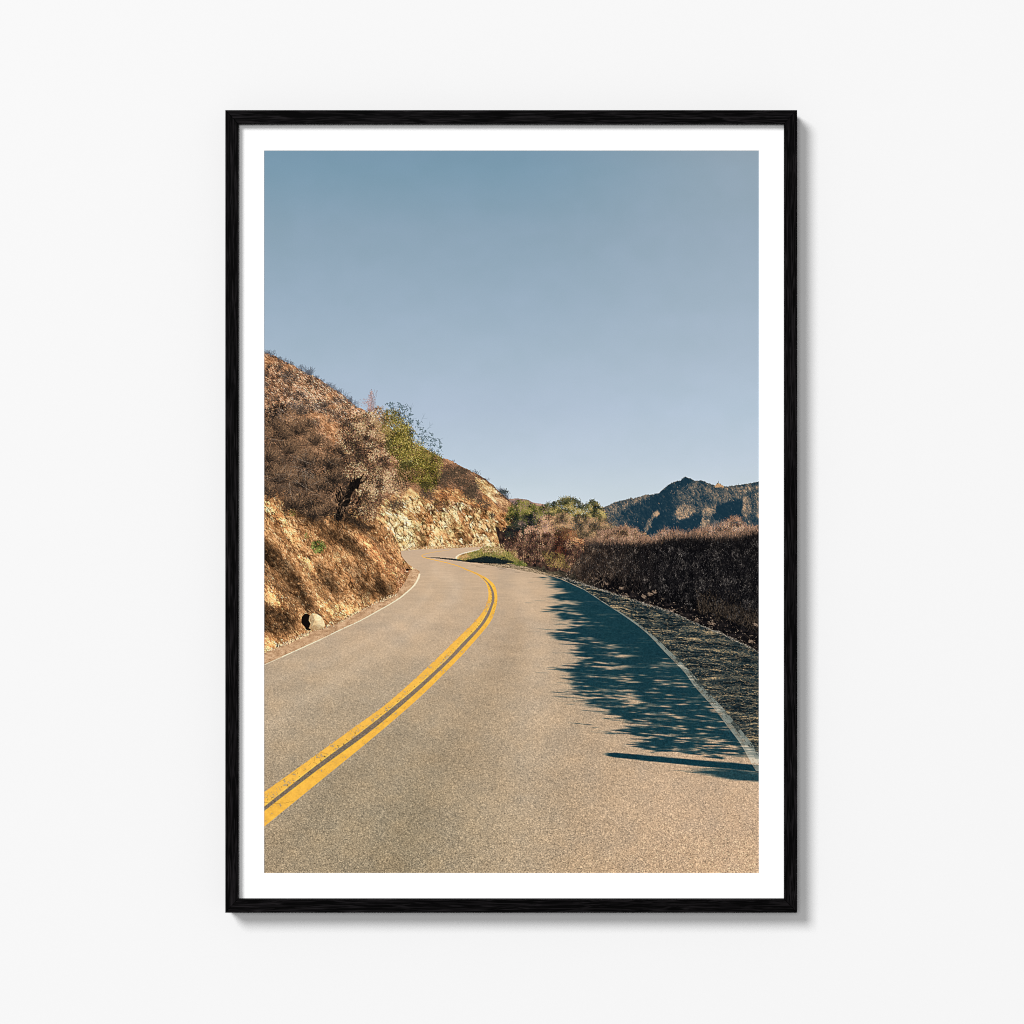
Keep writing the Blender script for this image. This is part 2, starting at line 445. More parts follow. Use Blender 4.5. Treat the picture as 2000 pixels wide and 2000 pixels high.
    def face(poly, n, cols, a0=.8, sd=.22, ln=6, w=1.1, mask=None):
        mk = inside(crv(poly + poly[:1], 6)); mk &= hill
        x, y = pick(mk, n)
        q = fbm(x / 9, y / 7, 47, 3)
        strokes(x, y, R.normal(a0, sd, n), 1.5 + ln * R.random(n) ** 1.5, w * (.5 + .8 * R.random(n)), ramp(np.clip(q * .9 + R.normal(.02, .2, n), 0, 1), cols), R.normal(0, .12, n), mask=hill if mask is None else mask)
    bright = [(166, 122, 78), (218, 176, 120), (242, 214, 160), (251, 233, 188)]
    orange = [(128, 84, 52), (182, 122, 76), (212, 152, 98), (232, 184, 126)]
    face([(928, 932), (945, 938), (962, 952), (974, 966), (966, 980), (958, 972), (944, 962), (930, 948)], 900, bright, .75)
    face([(962, 960), (985, 974), (1001, 986), (1003, 1000), (985, 992), (966, 976)], 420, [(120, 84, 60), (196, 148, 104), (232, 190, 140)], .7)
    face([(940, 960), (960, 978), (985, 1000), (1003, 1010), (1001, 1040), (985, 1035), (960, 1010), (945, 985)], 900, orange, .8)
    face([(846, 958), (870, 952), (900, 958), (928, 976), (955, 990), (950, 1000), (915, 985), (880, 978), (850, 974)], 900, orange, .55)
    # cliff: broken cream rock, rusty runs, dark clefts
    cliff = hill & ~near & (YY > cliff_y(xs)[None, :]) & (XX > 742)
    n = 3600; x, y = pick(cliff, n)
    q = fbm(x / 15, y / 15, 50, 4)
    strokes(x, y, R.normal(.85, .28, n), 2 + 6.5 * R.random(n) ** 1.6, .7 + 1.4 * R.random(n) ** 2, ramp(np.clip(q * 1.15 - .05 + R.normal(0, .17, n), 0, 1), [(104, 74, 48), (172, 120, 76), (212, 162, 110), (234, 200, 148), (246, 224, 176), (251, 238, 202)]), R.normal(0, .1, n), mask=cliff)
    face([(753, 1000), (775, 1004), (800, 1016), (812, 1050), (814, 1066), (786, 1074), (776, 1050), (757, 1022)], 1400, [(204, 162, 104), (238, 208, 150), (249, 229, 178), (253, 242, 206)], .9, .35, 4, 1.8, cliff)
    face([(785, 968), (800, 970), (816, 975), (818, 1000), (800, 996), (786, 985)], 420, bright, .9, .3, 4, 1.6, cliff)
    face([(870, 1006), (882, 1008), (884, 1024), (868, 1026), (862, 1014)], 200, bright, .4, .5, 3, 1.8, cliff)
    face([(872, 990), (890, 996), (896, 1022), (886, 1012)], 170, bright, 1.0, .2, 4, 1.5, cliff)
    face([(930, 1010), (962, 1018), (968, 1040), (940, 1030), (920, 1022)], 320, bright, .8, .4, 4, 1.6, cliff)
    face([(842, 1046), (862, 1052), (858, 1066), (838, 1064)], 160, bright, .9, .3, 4, 1.6, cliff)
    face([(925, 1042), (950, 1046), (958, 1062), (930, 1062)], 200, bright, .8, .4, 4, 1.6, cliff)
    n = 560; x, y = pick(cliff, n, fbm(XX / 12, YY / 12, 55, 2)[:, :] ** 3 * np.ones((H, W), f32))
    strokes(x, y, R.normal(.95, .3, n), 2 + 7 * R.random(n) ** 2, .6 + .9 * R.random(n), ramp(R.random(n), [(64, 46, 30), (104, 74, 44), (136, 98, 60)]), R.normal(0, .15, n), alpha=.9, mask=cliff)
    for px, py, rx, ry in [(831, 992, 5, 5), (846, 1000, 4, 12), (871, 982, 4, 8), (896, 986, 4, 8), (912, 998, 7, 9), (921, 1012, 6, 6), (884, 1030, 5, 10), (860, 1020, 4, 8), (825, 1045, 9, 14), (812, 1030, 6, 8), (896, 1044, 6, 8), (958, 1030, 6, 10), (970, 1024, 4, 10), (946, 1000, 8, 7), (825, 1062, 12, 6), (850, 980, 6, 6), (908, 1058, 7, 5), (826, 1020, 5, 7)]:
        n = int(rx * ry * 1.6)
        strokes(px + R.normal(0, rx * .5, n), py + R.normal(0, ry * .5, n), R.normal(.95, .35, n), 2 + 3.5 * R.random(n), .9, ramp(R.random(n), [(66, 52, 34), (112, 88, 52), (150, 114, 70)]), alpha=.85, mask=cliff)
    for px, py in [(842, 1028), (838, 1012), (836, 1040), (905, 1008), (945, 1012)]:
        n = 90
        strokes(px + R.normal(0, 3.5, n), py + R.normal(0, 9, n), R.normal(1.2, .3, n), 2 + 3 * R.random(n), .9, ramp(R.random(n), [(160, 100, 58), (196, 128, 76), (214, 152, 98)]), alpha=.85, mask=cliff)
    relief(cliff, (742, 960, 1006, 1076), [(58, 30, 9, 3, .4, .6), (38, 15, 5, 9, .36, .45), (60, 7, 2.8, 4, .4, .35)])
    relief(sh & ~cliff, (838, 890, 1006, 1010), [(38, 12, 3.0, 5, .5, .3)])
    def stones(x, y, sz, cols, mk, dk=(70, 50, 34), ang=.95):
        n = len(x); a = R.normal(ang, .3, n)
        for f in range(6):                               # every stone: a shadowed left flank, then its lit face
            o = (f - 2.5) / 5
            strokes(x - sz * .3 + sz * .3 * o, y + sz * .2 - sz * .2 * o, a, sz * 1.7, sz * .3, col(*dk), R.normal(0, .1, n), .75, mask=mk)
        c = ramp(R.random(n), cols)
        for f in range(7):
            o = (f - 3) / 6
            strokes(x + sz * .32 * o + sz * R.normal(0, .1, n), y - sz * .22 * o + sz * R.normal(0, .12, n), a + R.normal(0, .18, n), sz * R.uniform(.7, 1.7, n), sz * .3, np.clip(c * (1 + .16 * o + R.normal(0, .03, (n, 1))), 0, 252), R.normal(0, .1, n), .9, mask=mk)
    n = 85; x, y = pick(cliff & (YY < 1064), n)
    stones(x, y, 2.5 + 4.5 * R.random(n) ** 1.6, [(206, 158, 108), (234, 200, 148), (248, 228, 182)], cliff, (104, 74, 48))
    # scree at the foot of the cliff
    n = 420; x = 784 + 165 * R.random(n); y = np.interp(x, [784, 880, 950], [1072, 1068.5, 1066]) + R.normal(0, 2.2, n)
    strokes(x, y, R.normal(.2, .5, n), 1.6 + 2 * R.random(n), 1.1, ramp(R.random(n), [(110, 76, 50), (176, 128, 88), (226, 186, 136), (244, 220, 176)]))
    # dark scrub hanging above the cliff
    for px, py, rx, ry, nn in [(905, 940, 22, 12, 600), (918, 962, 14, 12, 700), (880, 925, 22, 14, 600), (832, 962, 14, 12, 420), (925, 952, 10, 10, 340), (900, 920, 26, 8, 420), (948, 988, 10, 6, 160), (938, 978, 12, 5, 160), (865, 935, 14, 16, 500), (772, 985, 16, 10, 420), (960, 1006, 6, 6, 110), (985, 968, 6, 4, 60)]:
        x = px + R.normal(0, rx * .55, nn); y = py + R.normal(0, ry * .55, nn)
        strokes(x, y, R.normal(.9, .8, nn), 1.5 + 2.6 * R.random(nn), .8, ramp(np.clip(R.random(nn) * .8 + (px - x) / rx * -.12, 0, 1), [(48, 42, 34), (74, 62, 50), (104, 84, 66), (140, 112, 86)]), mask=hill)

    # ---- near slope: steep strokes running down to the road
    ns = (near & hill)
    n = 15000; x, y = pick(ns, n)
    ru, rv = rot(x, y, 50)
    q = fbm(ru / 46, rv / 13, 30, 4) * .62 + fbm(x / 7, y / 7, 70, 3) * .45 - .04
    dk = np.exp(-((x - 530) / 26) ** 2 - ((y - 1085) / 26) ** 2) + np.exp(-((x - 560) / 34) ** 2 - ((y - 1195) / 22) ** 2) + .7 * np.exp(-((x - 690) / 40) ** 2 - ((y - 1020) / 14) ** 2)
    org = np.exp(-((x - 760) / 22) ** 2 - ((y - 1095) / 34) ** 2)
    c = ramp(np.clip(q - .25 * dk + R.normal(0, .19, n), 0, 1), [(70, 54, 40), (116, 86, 58), (164, 120, 78), (202, 150, 102), (228, 180, 130), (244, 212, 168)])
    c = c * (1 - .45 * org[:, None]) + col(214, 140, 92) * (.45 * org[:, None]) * (.6 + .6 * R.random((n, 1)))
    strokes(x, y, R.normal(.88, .26, n), 1.6 + 6 * R.random(n) ** 2, .55 + .9 * R.random(n) ** 2, c, R.normal(0, .15, n), mask=ns)
    n = 1100; x, y = pick(ns, n)
    strokes(x, y, R.normal(.9, .5, n), 1.2 + 2.5 * R.random(n), 1 + 1.2 * R.random(n), ramp(R.random(n), [(206, 156, 106), (232, 190, 140), (248, 222, 178)]), mask=ns)
    n = 1000; x, y = pick(ns, n)
    strokes(x, y, R.normal(.95, .35, n), 1.5 + 4.5 * R.random(n) ** 2, .8, ramp(R.random(n), [(40, 32, 26), (78, 58, 42)]), mask=ns)
    relief(ns, (516, 930, 812, 1320), [(52, 30, 7, 6, .45, .4), (54, 10, 3.2, 7, .45, .3), (50, 4, 2, 8, .3, .1)])
    for poly in [[(516, 975), (535, 985), (552, 1006), (560, 1020), (545, 1016), (525, 1002), (516, 994)], [(553, 1012), (575, 1032), (590, 1062), (588, 1075), (570, 1060), (556, 1036)], [(580, 1085), (600, 1090), (612, 1104), (618, 1120), (600, 1104)], [(650, 1078), (662, 1080), (664, 1096), (654, 1092)],
                 [(600, 1130), (622, 1140), (640, 1160), (636, 1166), (612, 1146)], [(706, 1150), (724, 1158), (732, 1178), (712, 1184)], [(640, 1172), (656, 1176), (662, 1196), (644, 1196), (634, 1184)], [(516, 1152), (536, 1160), (548, 1184), (530, 1180), (518, 1172)], [(516, 1246), (530, 1246), (542, 1262), (518, 1276)], [(680, 1182), (700, 1182), (706, 1192), (690, 1202), (660, 1208), (664, 1196)]]:
        face(poly, int(150), [(180, 128, 82), (222, 172, 118), (240, 200, 146), (250, 222, 172)], .85, .35, 3.5, 1.8, ns)
    n = 240; x = R.uniform(516, 770, n); y = np.interp(x, [516, 542, 608, 665, 730, 775], [1275, 1264, 1234, 1215, 1180, 1160]) - np.abs(R.normal(0, 3, n))
    strokes(x, y, R.random(n) * 6.3, 1.5 + 1.4 * R.random(n), 1.3, ramp(R.random(n), [(60, 46, 36), (170, 126, 88), (240, 210, 164), (250, 230, 190)]))
    n = 260; x = R.uniform(775, 806, n); y = R.uniform(1108, 1160, n) 
    strokes(x, y, R.random(n) * 6.3, 1.5 + 2 * R.random(n), 1.3, ramp(R.random(n), [(92, 60, 44), (190, 134, 98), (232, 184, 144)]), mask=ns)
    for pts, wd, am in [([(516, 1060), (545, 1085), (580, 1135), (606, 1180), (622, 1200)], 10, .42), ([(516, 1110), (540, 1135), (560, 1160), (575, 1195)], 9, .4), ([(590, 1095), (625, 1150), (660, 1200)], 7, .4), ([(628, 1040), (665, 1090), (700, 1140), (716, 1180)], 9, .4), ([(660, 1030), (700, 1070), (735, 1130), (750, 1165)], 8, .45), ([(600, 1005), (650, 1040), (690, 1080)], 8, .4), ([(516, 1180), (540, 1200), (570, 1230)], 12, .4), ([(700, 1030), (735, 1060), (765, 1110)], 5, .35)]:
        c2 = crv(pts, 10); n = 900; i = R.integers(0, len(c2), n)
        x = c2[i, 0] + R.normal(0, wd * .55, n); y = c2[i, 1] + R.normal(0, wd * .4, n)
        strokes(x, y, R.normal(.95, .25, n), 1.5 + 4 * R.random(n), .8, ramp(R.random(n), [(46, 37, 30), (84, 65, 48), (122, 92, 64)]), alpha=am + .2, mask=ns)
    n = 60; x, y = pick(ns & (YY > 1000), n)
    stones(x, y, 1.8 + 3.5 * R.random(n) ** 2, [(190, 136, 90), (222, 174, 124), (244, 212, 166)], ns, (66, 48, 34))
    bb = (516, 960, 812, 1320); b = box(*bb)
    pn = fbm(XX[:, b[1]] / 12, YY[b[0]] / 12, 230, 3); pn2 = fbm(*rot(XX[:, b[1]] / 1.0, YY[b[0]] / 1.0, 52), 234, 1) if False else fbm(XX[:, b[1]] / 5, YY[b[0]] / 5, 236, 3)
    img[b] = np.where(ns[b][..., None], np.minimum(img[b] * np.array([1.0, .955, .91], f32), 252), img[b])
    for poly, k, tc in [([(516, 1055), (545, 1075), (575, 1110), (600, 1150), (612, 1185), (598, 1195), (570, 1160), (545, 1120), (516, 1100)], -.5, None), ([(516, 1185), (560, 1195), (585, 1215), (560, 1235), (516, 1235)], -.5, None),
                        ([(620, 1095), (650, 1120), (672, 1165), (660, 1175), (632, 1140), (612, 1110)], -.42, None), ([(690, 1100), (715, 1120), (735, 1160), (722, 1170), (700, 1140)], -.42, None), ([(640, 1030), (690, 1050), (725, 1090), (712, 1095), (675, 1070), (635, 1045)], -.45, None),
                        ([(560, 985), (610, 1000), (640, 1030), (610, 1030), (575, 1010)], -.4, None), ([(735, 1120), (765, 1140), (772, 1155), (745, 1170), (730, 1150)], -.42, None), ([(640, 1010), (720, 1015), (745, 1035), (700, 1040), (650, 1030)], -.35, None),
                        ([(516, 970), (540, 985), (580, 1040), (590, 1070), (570, 1060), (540, 1020), (516, 1005)], .16, None), ([(575, 1080), (610, 1095), (625, 1125), (600, 1120)], .28, None), ([(690, 1035), (740, 1065), (775, 1110), (768, 1130), (725, 1085), (690, 1055)], .16, (226, 146, 96)),
                        ([(620, 1160), (660, 1180), (705, 1188), (650, 1208), (625, 1195)], .3, None), ([(516, 1135), (545, 1155), (562, 1190), (530, 1180)], .3, None), ([(516, 1238), (540, 1244), (550, 1260), (516, 1276)], .25, None)]:
        a = soft(inside(poly), bb, 5) * np.clip(.35 + 1.3 * (pn * .6 + pn2 * .5 - .1), 0, 1.2)
        a = np.where(ns[b], a, 0)[..., None]
        v = img[b] * (1 + k * a)
        if tc: v = v * (1 - .4 * a) + col(*tc) * .4 * a * (img[b].mean(-1, keepdims=True) / 120)
        img[b] = np.minimum(v, 252)
    # small green plant on the slope
    foliage(ellipse(622, 1068, 13, 12, .2, 3), 420, [(30, 38, 24), (66, 78, 34), (112, 120, 56), (168, 172, 96)], 2.6, 1.2, 6, 5, 1.2)
    foliage(ellipse(572, 1000, 6, 10, .3, 4), 50, [(84, 84, 40), (140, 134, 62)], 2, 1, 6, 6, 1)
    foliage(ellipse(599, 1047, 4, 5, .3, 5), 30, [(84, 94, 40), (140, 144, 72)], 2, 1, 6, 6, 1)

    # ---- burnt brush in the middle of the slope
    brush = inside(crv([(516, 800), (545, 790), (590, 812), (630, 850), (662, 870), (700, 850), (735, 880), (742, 930), (735, 980), (700, 1010), (655, 1000), (610, 1010), (570, 990), (545, 968), (516, 962), (516, 800)], 6))
    n = 11000; x, y = pick(brush, n)
    q = fbm(x / 22, y / 20, 80, 4)
    q = q - .16 * sst(880, 960, y)
    c = ramp(np.clip(q * 1.1 + R.normal(-.09, .24, n), 0, 1), [(22, 20, 19), (54, 43, 36), (94, 72, 54), (134, 100, 72), (176, 136, 102)])
    strokes(x, y, R.normal(-.75, .7, n), 2 + 8 * R.random(n) ** 2, .6 + .9 * R.random(n), c, R.normal(0, .5, n), alpha=.85)
    for bx0, by0, nn, ll in [(528, 960, 130, 90), (560, 965, 120, 85), (600, 975, 90, 70), (545, 930, 90, 70), (640, 985, 90, 60), (575, 900, 70, 60), (522, 900, 80, 60)]:
        twigs(bx0, by0, nn, .55, 12, ll, [(40, 33, 30), (74, 58, 46), (112, 88, 70), (150, 120, 96)], up=-1.25, w=.55, curve=.5, alpha=.7, jx=14, jy=10)
    for px, py, rx, ry in [(655, 905, 24, 8), (600, 930, 26, 8), (525, 920, 12, 12), (640, 935, 18, 8), (600, 990, 26, 16), (590, 945, 18, 6), (680, 870, 16, 14), (615, 1000, 18, 10), (560, 985, 10, 12)]:
        n = int(rx * ry * 2.6)
        strokes(px + R.normal(0, rx * .55, n), py + R.normal(0, ry * .55, n), R.normal(.5, 1, n), 2 + 3.5 * R.random(n), .8, ramp(R.random(n), [(14, 14, 14), (34, 29, 26), (64, 52, 42)]), alpha=.9)
    def bush(x0, y0, r, n, cols, lean=-1.57, wd=.8, al=.8):
        a = R.normal(lean, wd, n); s0 = R.random(n) ** .8 * .75
        k = np.clip(s0 * 1.1 + R.normal(0, .22, n), 0, 1)
        strokes(x0 + np.cos(a) * r * s0 + R.normal(0, 2, n), y0 + np.sin(a) * r * s0 * .85 + R.normal(0, 2, n), a + R.normal(0, .25, n), r * (.18 + .32 * R.random(n)), .65 + .5 * R.random(n), ramp(k, cols), R.normal(0, .45, n), al)
    scrub = [(20, 18, 18), (44, 37, 32), (84, 66, 52), (124, 96, 72), (166, 130, 98)]
    for x0, y0, r, n in [(540, 850, 34, 260), (580, 842, 30, 220), (612, 862, 26, 200), (560, 880, 34, 260), (525, 895, 30, 240), (600, 905, 34, 300), (640, 905, 30, 300), (665, 880, 26, 240), (545, 935, 36, 320), (590, 945, 32, 300), (625, 950, 30, 280), (650, 935, 28, 280), (522, 955, 24, 220), (575, 985, 28, 260), (610, 1005, 28, 280), (640, 1000, 24, 260), (530, 830, 22, 140), (600, 826, 18, 110)]:
        bush(x0 + R.normal(0, 3), y0 + 8, r, int(n * 1.2), scrub, lean=R.normal(-1.3, .25), wd=.75)
    # pale bent canes
    for x0, y0, a, ln, cu in [(568, 888, .55, 44, -.15), (572, 910, .25, 46, .25), (575, 934, .8, 46, -.18), (516, 852, .42, 40, -.2), (641, 897, 1.2, 18, -.8), (522, 922, 1.5, 18, -.1), (566, 944, 1.5, 34, -.15), (604, 920, .5, 14, .5), (588, 930, -.3, 22, .5), (610, 966, -.4, 14, .7), (655, 896, .3, 24, -.9), (578, 918, .1, 26, .3), (590, 914, 1.3, 12, .2), (596, 916, 1.2, 12, .1)]:
        strokes(x0, y0, a, ln, .8, col(164, 146, 128), cu, .85)
    n = 90; strokes(R.normal(585, 34, n), R.normal(925, 24, n), R.normal(.6, .8, n), 6 + 12 * R.random(n), .55, ramp(R.random(n), [(96, 84, 74), (158, 140, 122)]), R.normal(0, .5, n), .75)
    n = 60; strokes(R.normal(548, 22, n), R.normal(985, 18, n), R.normal(1.0, .25, n), 6 + 12 * R.random(n), .6, ramp(R.random(n), [(40, 30, 26), (84, 64, 50)]), R.normal(0, .3, n), .85)

    # ---- tree of dry pinkish leaves
    pink = [(34, 29, 25), (72, 56, 44), (120, 90, 68), (174, 135, 98), (222, 188, 146)]
    for px, py, rx, ry, nn in [(690, 850, 34, 34, 1500), (715, 830, 32, 26, 1500), (735, 815, 24, 18, 900), (735, 880, 34, 40, 2200), (745, 930, 32, 34, 1800), (725, 960, 26, 34, 1300), (700, 925, 26, 40, 1200), (775, 945, 26, 20, 900), (718, 1000, 18, 20, 600)]:
        foliage(ellipse(px, py, rx, ry, .3, nn % 7), nn, pink, 2.0, 1.15, 13, 9, 2.2, 1.1, .05 if px > 700 else -.02, spread=1.05)
    for px, py, rx, ry, nn in [(725, 875, 14, 14, 130), (700, 895, 14, 20, 170), (748, 900, 10, 10, 60), (690, 866, 12, 14, 90), (742, 945, 8, 10, 60), (675, 940, 18, 22, 260)]:
        n = nn
        strokes(px + R.normal(0, rx * .6, n), py + R.normal(0, ry * .6, n), R.random(n) * 6.3, 1.5 + 2.5 * R.random(n), 1, ramp(R.random(n), [(22, 20, 18), (54, 44, 38), (90, 72, 60)]), alpha=.85)
    # pink spire against the sky
    n = 420; t = R.random(n) ** .8
    strokes(725 + R.normal(0, 1, n) * (1.2 + 4.6 * t), 762 + 42 * t, R.random(n) * 6.3, 1 + 1.4 * R.random(n), .8, ramp(R.random(n), [(128, 100, 104), (186, 146, 140), (222, 186, 172)]), alpha=.9)
    n = 70; strokes(712 + R.normal(0, 4, n), 786 + R.normal(0, 4, n), R.random(n) * 6.3, 1.4, .7, ramp(R.random(n), [(128, 104, 108), (206, 166, 156)]), alpha=.9)
    twigs(726, 792, 14, .16, 6, 34, [(104, 96, 104), (150, 130, 130)], w=.5, curve=.1, alpha=.7, jx=4, jy=6)

    # ---- sparse tree against the sky
    def sparse(px, py, rx, ry, nn, cols=((58, 78, 88), (84, 104, 110), (118, 134, 138))):
        th = R.random(nn) * 6.3; rr = np.sqrt(R.random(nn))
        x = px + rx * rr * np.cos(th); y = py + ry * rr * np.sin(th)
        k = fbm(x / 5, y / 5, 90, 2) > .47
        strokes(x[k], y[k], R.normal(-.8, .9, k.sum()), 1.2 + 2 * R.random(k.sum()), .8 + .7 * R.random(k.sum()), ramp(R.random(k.sum()), list(cols)), alpha=.85)
    for a in [(768, 800, 20, 16, 330), (788, 806, 16, 18, 190), (798, 818, 12, 12, 110), (806, 832, 14, 16, 170), (820, 826, 6, 4, 50), (818, 848, 16, 16, 230), (836, 864, 16, 18, 220), (850, 872, 12, 18, 160), (860, 878, 5, 14, 70), (842, 852, 8, 6, 60), (812, 862, 14, 10, 150), (795, 842, 14, 14, 210)]:
        sparse(*a)
    for x0, y0, a, ln in [(800, 870, -.6, 50), (800, 868, -1.1, 62), (810, 880, -.4, 54), (790, 850, -1.3, 56), (806, 872, -.85, 60), (825, 885, -.7, 40), (775, 830, -1.2, 36)]:
        strokes(x0, y0, a, ln, .5, col(112, 128, 140), R.normal(0, .15), .45)
        n = 14; t = R.random(n) * ln
        strokes(x0 + math.cos(a) * t, y0 + math.sin(a) * t, R.normal(a, .8, n), 4 + 6 * R.random(n), .45, col(120, 134, 146), R.normal(0, .3, n), .4)

    # ---- green shrubs
    olive = [(30, 30, 16), (62, 58, 26), (98, 88, 38), (132, 118, 52), (184, 164, 92)]
    for px, py, rx, ry, nn, bs in [(768, 812, 18, 14, 620, -.05), (772, 840, 26, 24, 1900, .06), (790, 850, 18, 20, 1100, .04), (782, 872, 24, 22, 1500, -.02), (806, 890, 28, 24, 2000, .06), (835, 900, 26, 20, 1500, .02), (815, 920, 32, 24, 2000, -.04), (838, 925, 22, 22, 1200, -.02), (836, 945, 18, 12, 700, -.05), (790, 925, 14, 14, 400, -.15)]:
        foliage(ellipse(px, py, rx, ry, .25, nn % 9), nn, olive, 2.2, 1.0, 9, 12, 3.4, .8, bs - .03, spread=.95, sun=.15)
    for px, py, rx, ry, nn in [(788, 912, 14, 8, 300), (760, 858, 6, 8, 90), (800, 905, 10, 6, 120), (832, 948, 12, 5, 160), (760, 870, 7, 12, 140)]:
        strokes(px + R.normal(0, rx * .6, nn), py + R.normal(0, ry * .6, nn), R.random(nn) * 6.3, 1.5 + 2 * R.random(nn), 1, ramp(R.random(nn), [(30, 34, 18), (66, 62, 34), (100, 90, 50)]), alpha=.85)
    foliage(ellipse(750, 835, 13, 28, .4, 2), 420, [(76, 62, 40), (140, 110, 70), (200, 164, 112)], 2, 1, 9, 2, 4)
    foliage(ellipse(790, 868, 40, 50, .4, 2), 460, [(150, 128, 60), (200, 180, 96), (226, 204, 130)], 1.6, .9, 9, 2, 4, mk=inside([(740, 800), (780, 800), (815, 845), (862, 893), (850, 940), (800, 945), (760, 900)]))
    foliage(ellipse(800, 925, 30, 10, .4, 2), 300, [(60, 48, 30), (120, 92, 60), (180, 140, 100)], 2, 1, 9, 2, 4)

    for k in range(34):
        x0 = R.uniform(516, 690); y0 = float(np.interp(x0, xs, sl)) + R.uniform(14, 95)
        if y0 < 850:
            bush(x0, y0, R.uniform(6, 13), 60, [(30, 28, 28), (58, 50, 45), (92, 76, 64), (140, 112, 90)], lean=-1.4, wd=.8, al=.7)
    # black burnt trunk
    for x0, y0, a, ln, w, cu in [(664, 1010, -1.2, 34, 9, .1), (672, 980, -.95, 46, 7, -.12), (676, 974, -2.2, 26, 4.5, .2), (694, 948, -.2, 22, 3.5, -.3), (700, 944, -1.2, 20, 5, .2), (696, 985, -1.0, 32, 2.4, -.1), (664, 1008, -2.2, 26, 3, .4), (650, 962, -2.6, 12, 2, 0), (694, 946, -1.8, 24, 3, .2)]:
        strokes(x0, y0, a, ln, w, col(14, 12, 12), cu)
    for x0, y0, a, ln, w, cu in [(662, 1012, -1.25, 40, 15, .1), (672, 978, -.92, 42, 11, -.12), (668, 984, -2.1, 24, 7, .2), (694, 950, -1.3, 16, 8, .2)]:
        n = 60; strokes(x0 + R.normal(0, 2, n), y0 + R.normal(0, 2, n), R.normal(a, .08, n), ln * R.uniform(.6, 1.05, n), w * .3, ramp(R.random(n), [(10, 9, 9), (30, 25, 23)]), cu)
    n = 520; strokes(R.normal(672, 15, n), R.normal(1004, 9, n), R.normal(.6, .8, n), 2 + 6 * R.random(n), .9, ramp(R.random(n) ** 1.5, [(12, 11, 11), (30, 26, 24), (70, 58, 48)]))
    n = 420; t = R.random(n); strokes(676 + 44 * t + R.normal(0, 4, n), 1010 + 22 * t + R.normal(0, 4, n), R.normal(.6, .5, n), 3 + 5 * R.random(n), .8, ramp(R.random(n), [(18, 16, 14), (44, 36, 30), (86, 68, 52)]), alpha=.9)
    n = 40; strokes(R.normal(662, 12, n), R.normal(985, 14, n), R.normal(-1.2, .6, n), 5 + 9 * R.random(n), .7, ramp(R.random(n), [(140, 108, 84), (206, 168, 132)]), R.normal(0, .4, n), .9)
    n = 240; strokes(R.normal(665, 20, n), R.normal(955, 18, n), R.normal(-1.4, .8, n), 3 + 8 * R.random(n), .7, ramp(R.random(n), [(20, 18, 17), (56, 46, 38)]), R.normal(0, .3, n), .85)

    ub = inside([(960, 1000), (1040, 990), (1180, 1000), (1240, 1050), (1240, 1150), (1160, 1135), (1104, 1126), (1060, 1110), (1025, 1104), (985, 1098), (975, 1060)])
    lb = fbm(XX / 6, YY / 8, 57, 3)
    uc = ramp(lb, [(24, 20, 20), (62, 46, 40), (96, 74, 58)])
    ub &= (YY > 1032 + (lb - .5) * 24)
    gd = (XX > 985) & (YY > 1088); img[gd] = col(84, 72, 58)
    img[ub] = uc[ub]
    # ---- centre trees
    gA = [(20, 28, 24), (44, 52, 30), (76, 80, 38), (110, 106, 52), (148, 138, 76)]
    gB = [(24, 32, 28), (54, 58, 36), (98, 92, 52), (146, 130, 76), (190, 168, 106)]
    dark = [(14, 20, 26), (24, 30, 32), (44, 48, 42), (70, 70, 52)]
    rust = [(38, 29, 26), (76, 54, 44), (114, 82, 66), (156, 116, 92), (200, 156, 126)]
    dry = [(50, 44, 36), (88, 74, 56), (128, 104, 76), (166, 132, 96), (196, 156, 116)]
    for px, py, rx, ry, nn, cs, bs, sun in [
            (1018, 998, 26, 20, 1500, gA, .12, .3), (1000, 1010, 14, 16, 600, gA, .0, .2), (1040, 1004, 20, 20, 900, gA, .05, .3), (1030, 1024, 28, 16, 900, dark, .1, .2),
            (1075, 1000, 22, 18, 900, gA, -.12, .2), (1098, 996, 24, 20, 1300, gB, .08, .3), (1118, 996, 22, 22, 1300, gB, .05, .3), (1108, 980, 16, 9, 420, gB, -.05, .1), (1140, 1002, 16, 18, 700, gB, -.02, .2), (1158, 990, 10, 12, 420, gA, -.05, .2), (1164, 1004, 16, 22, 900, gB, .06, .3), (1176, 1012, 8, 14, 300, gB, .1, .2),
            (1078, 1012, 14, 10, 420, dark, .15, 0), (1002, 1040, 14, 18, 800, dark, .0, 0), (1022, 1044, 22, 16, 900, dark, .02, 0), (1048, 1040, 14, 16, 500, dark, .05, 0),
            (1130, 1030, 34, 24, 1700, dry, .0, .25), (1160, 1034, 34, 22, 1700, dry, -.02, .2), (1190, 1046, 34, 18, 1500, dry, .0, .2), (1220, 1046, 26, 18, 1300, dry, .06, .25), (1246, 1052, 20, 12, 700, dry, .05, .2),
            (1075, 1030, 26, 22, 1400, [(44, 36, 28), (86, 66, 50), (132, 100, 74), (176, 134, 100), (208, 166, 130)], .1, .3), (1098, 1020, 22, 18, 900, dry, .05, .3), (1036, 1044, 12, 18, 520, rust, .15, .3), (1012, 1046, 8, 12, 200, rust, .1, .2), (1062, 1052, 26, 16, 900, rust, .08, .2), (1106, 1046, 20, 12, 700, [(54, 38, 28), (106, 72, 50), (156, 108, 74)], .1, .2), (1128, 1058, 14, 6, 260, [(120, 78, 50), (190, 128, 86), (224, 168, 120)], .1, 0)]:
        foliage(ellipse(px, py, rx, ry, .3, nn % 11), nn, cs, 2.0, 1.05, 9, 15, 1.5, 1.4, bs, spread=.65, sun=sun)
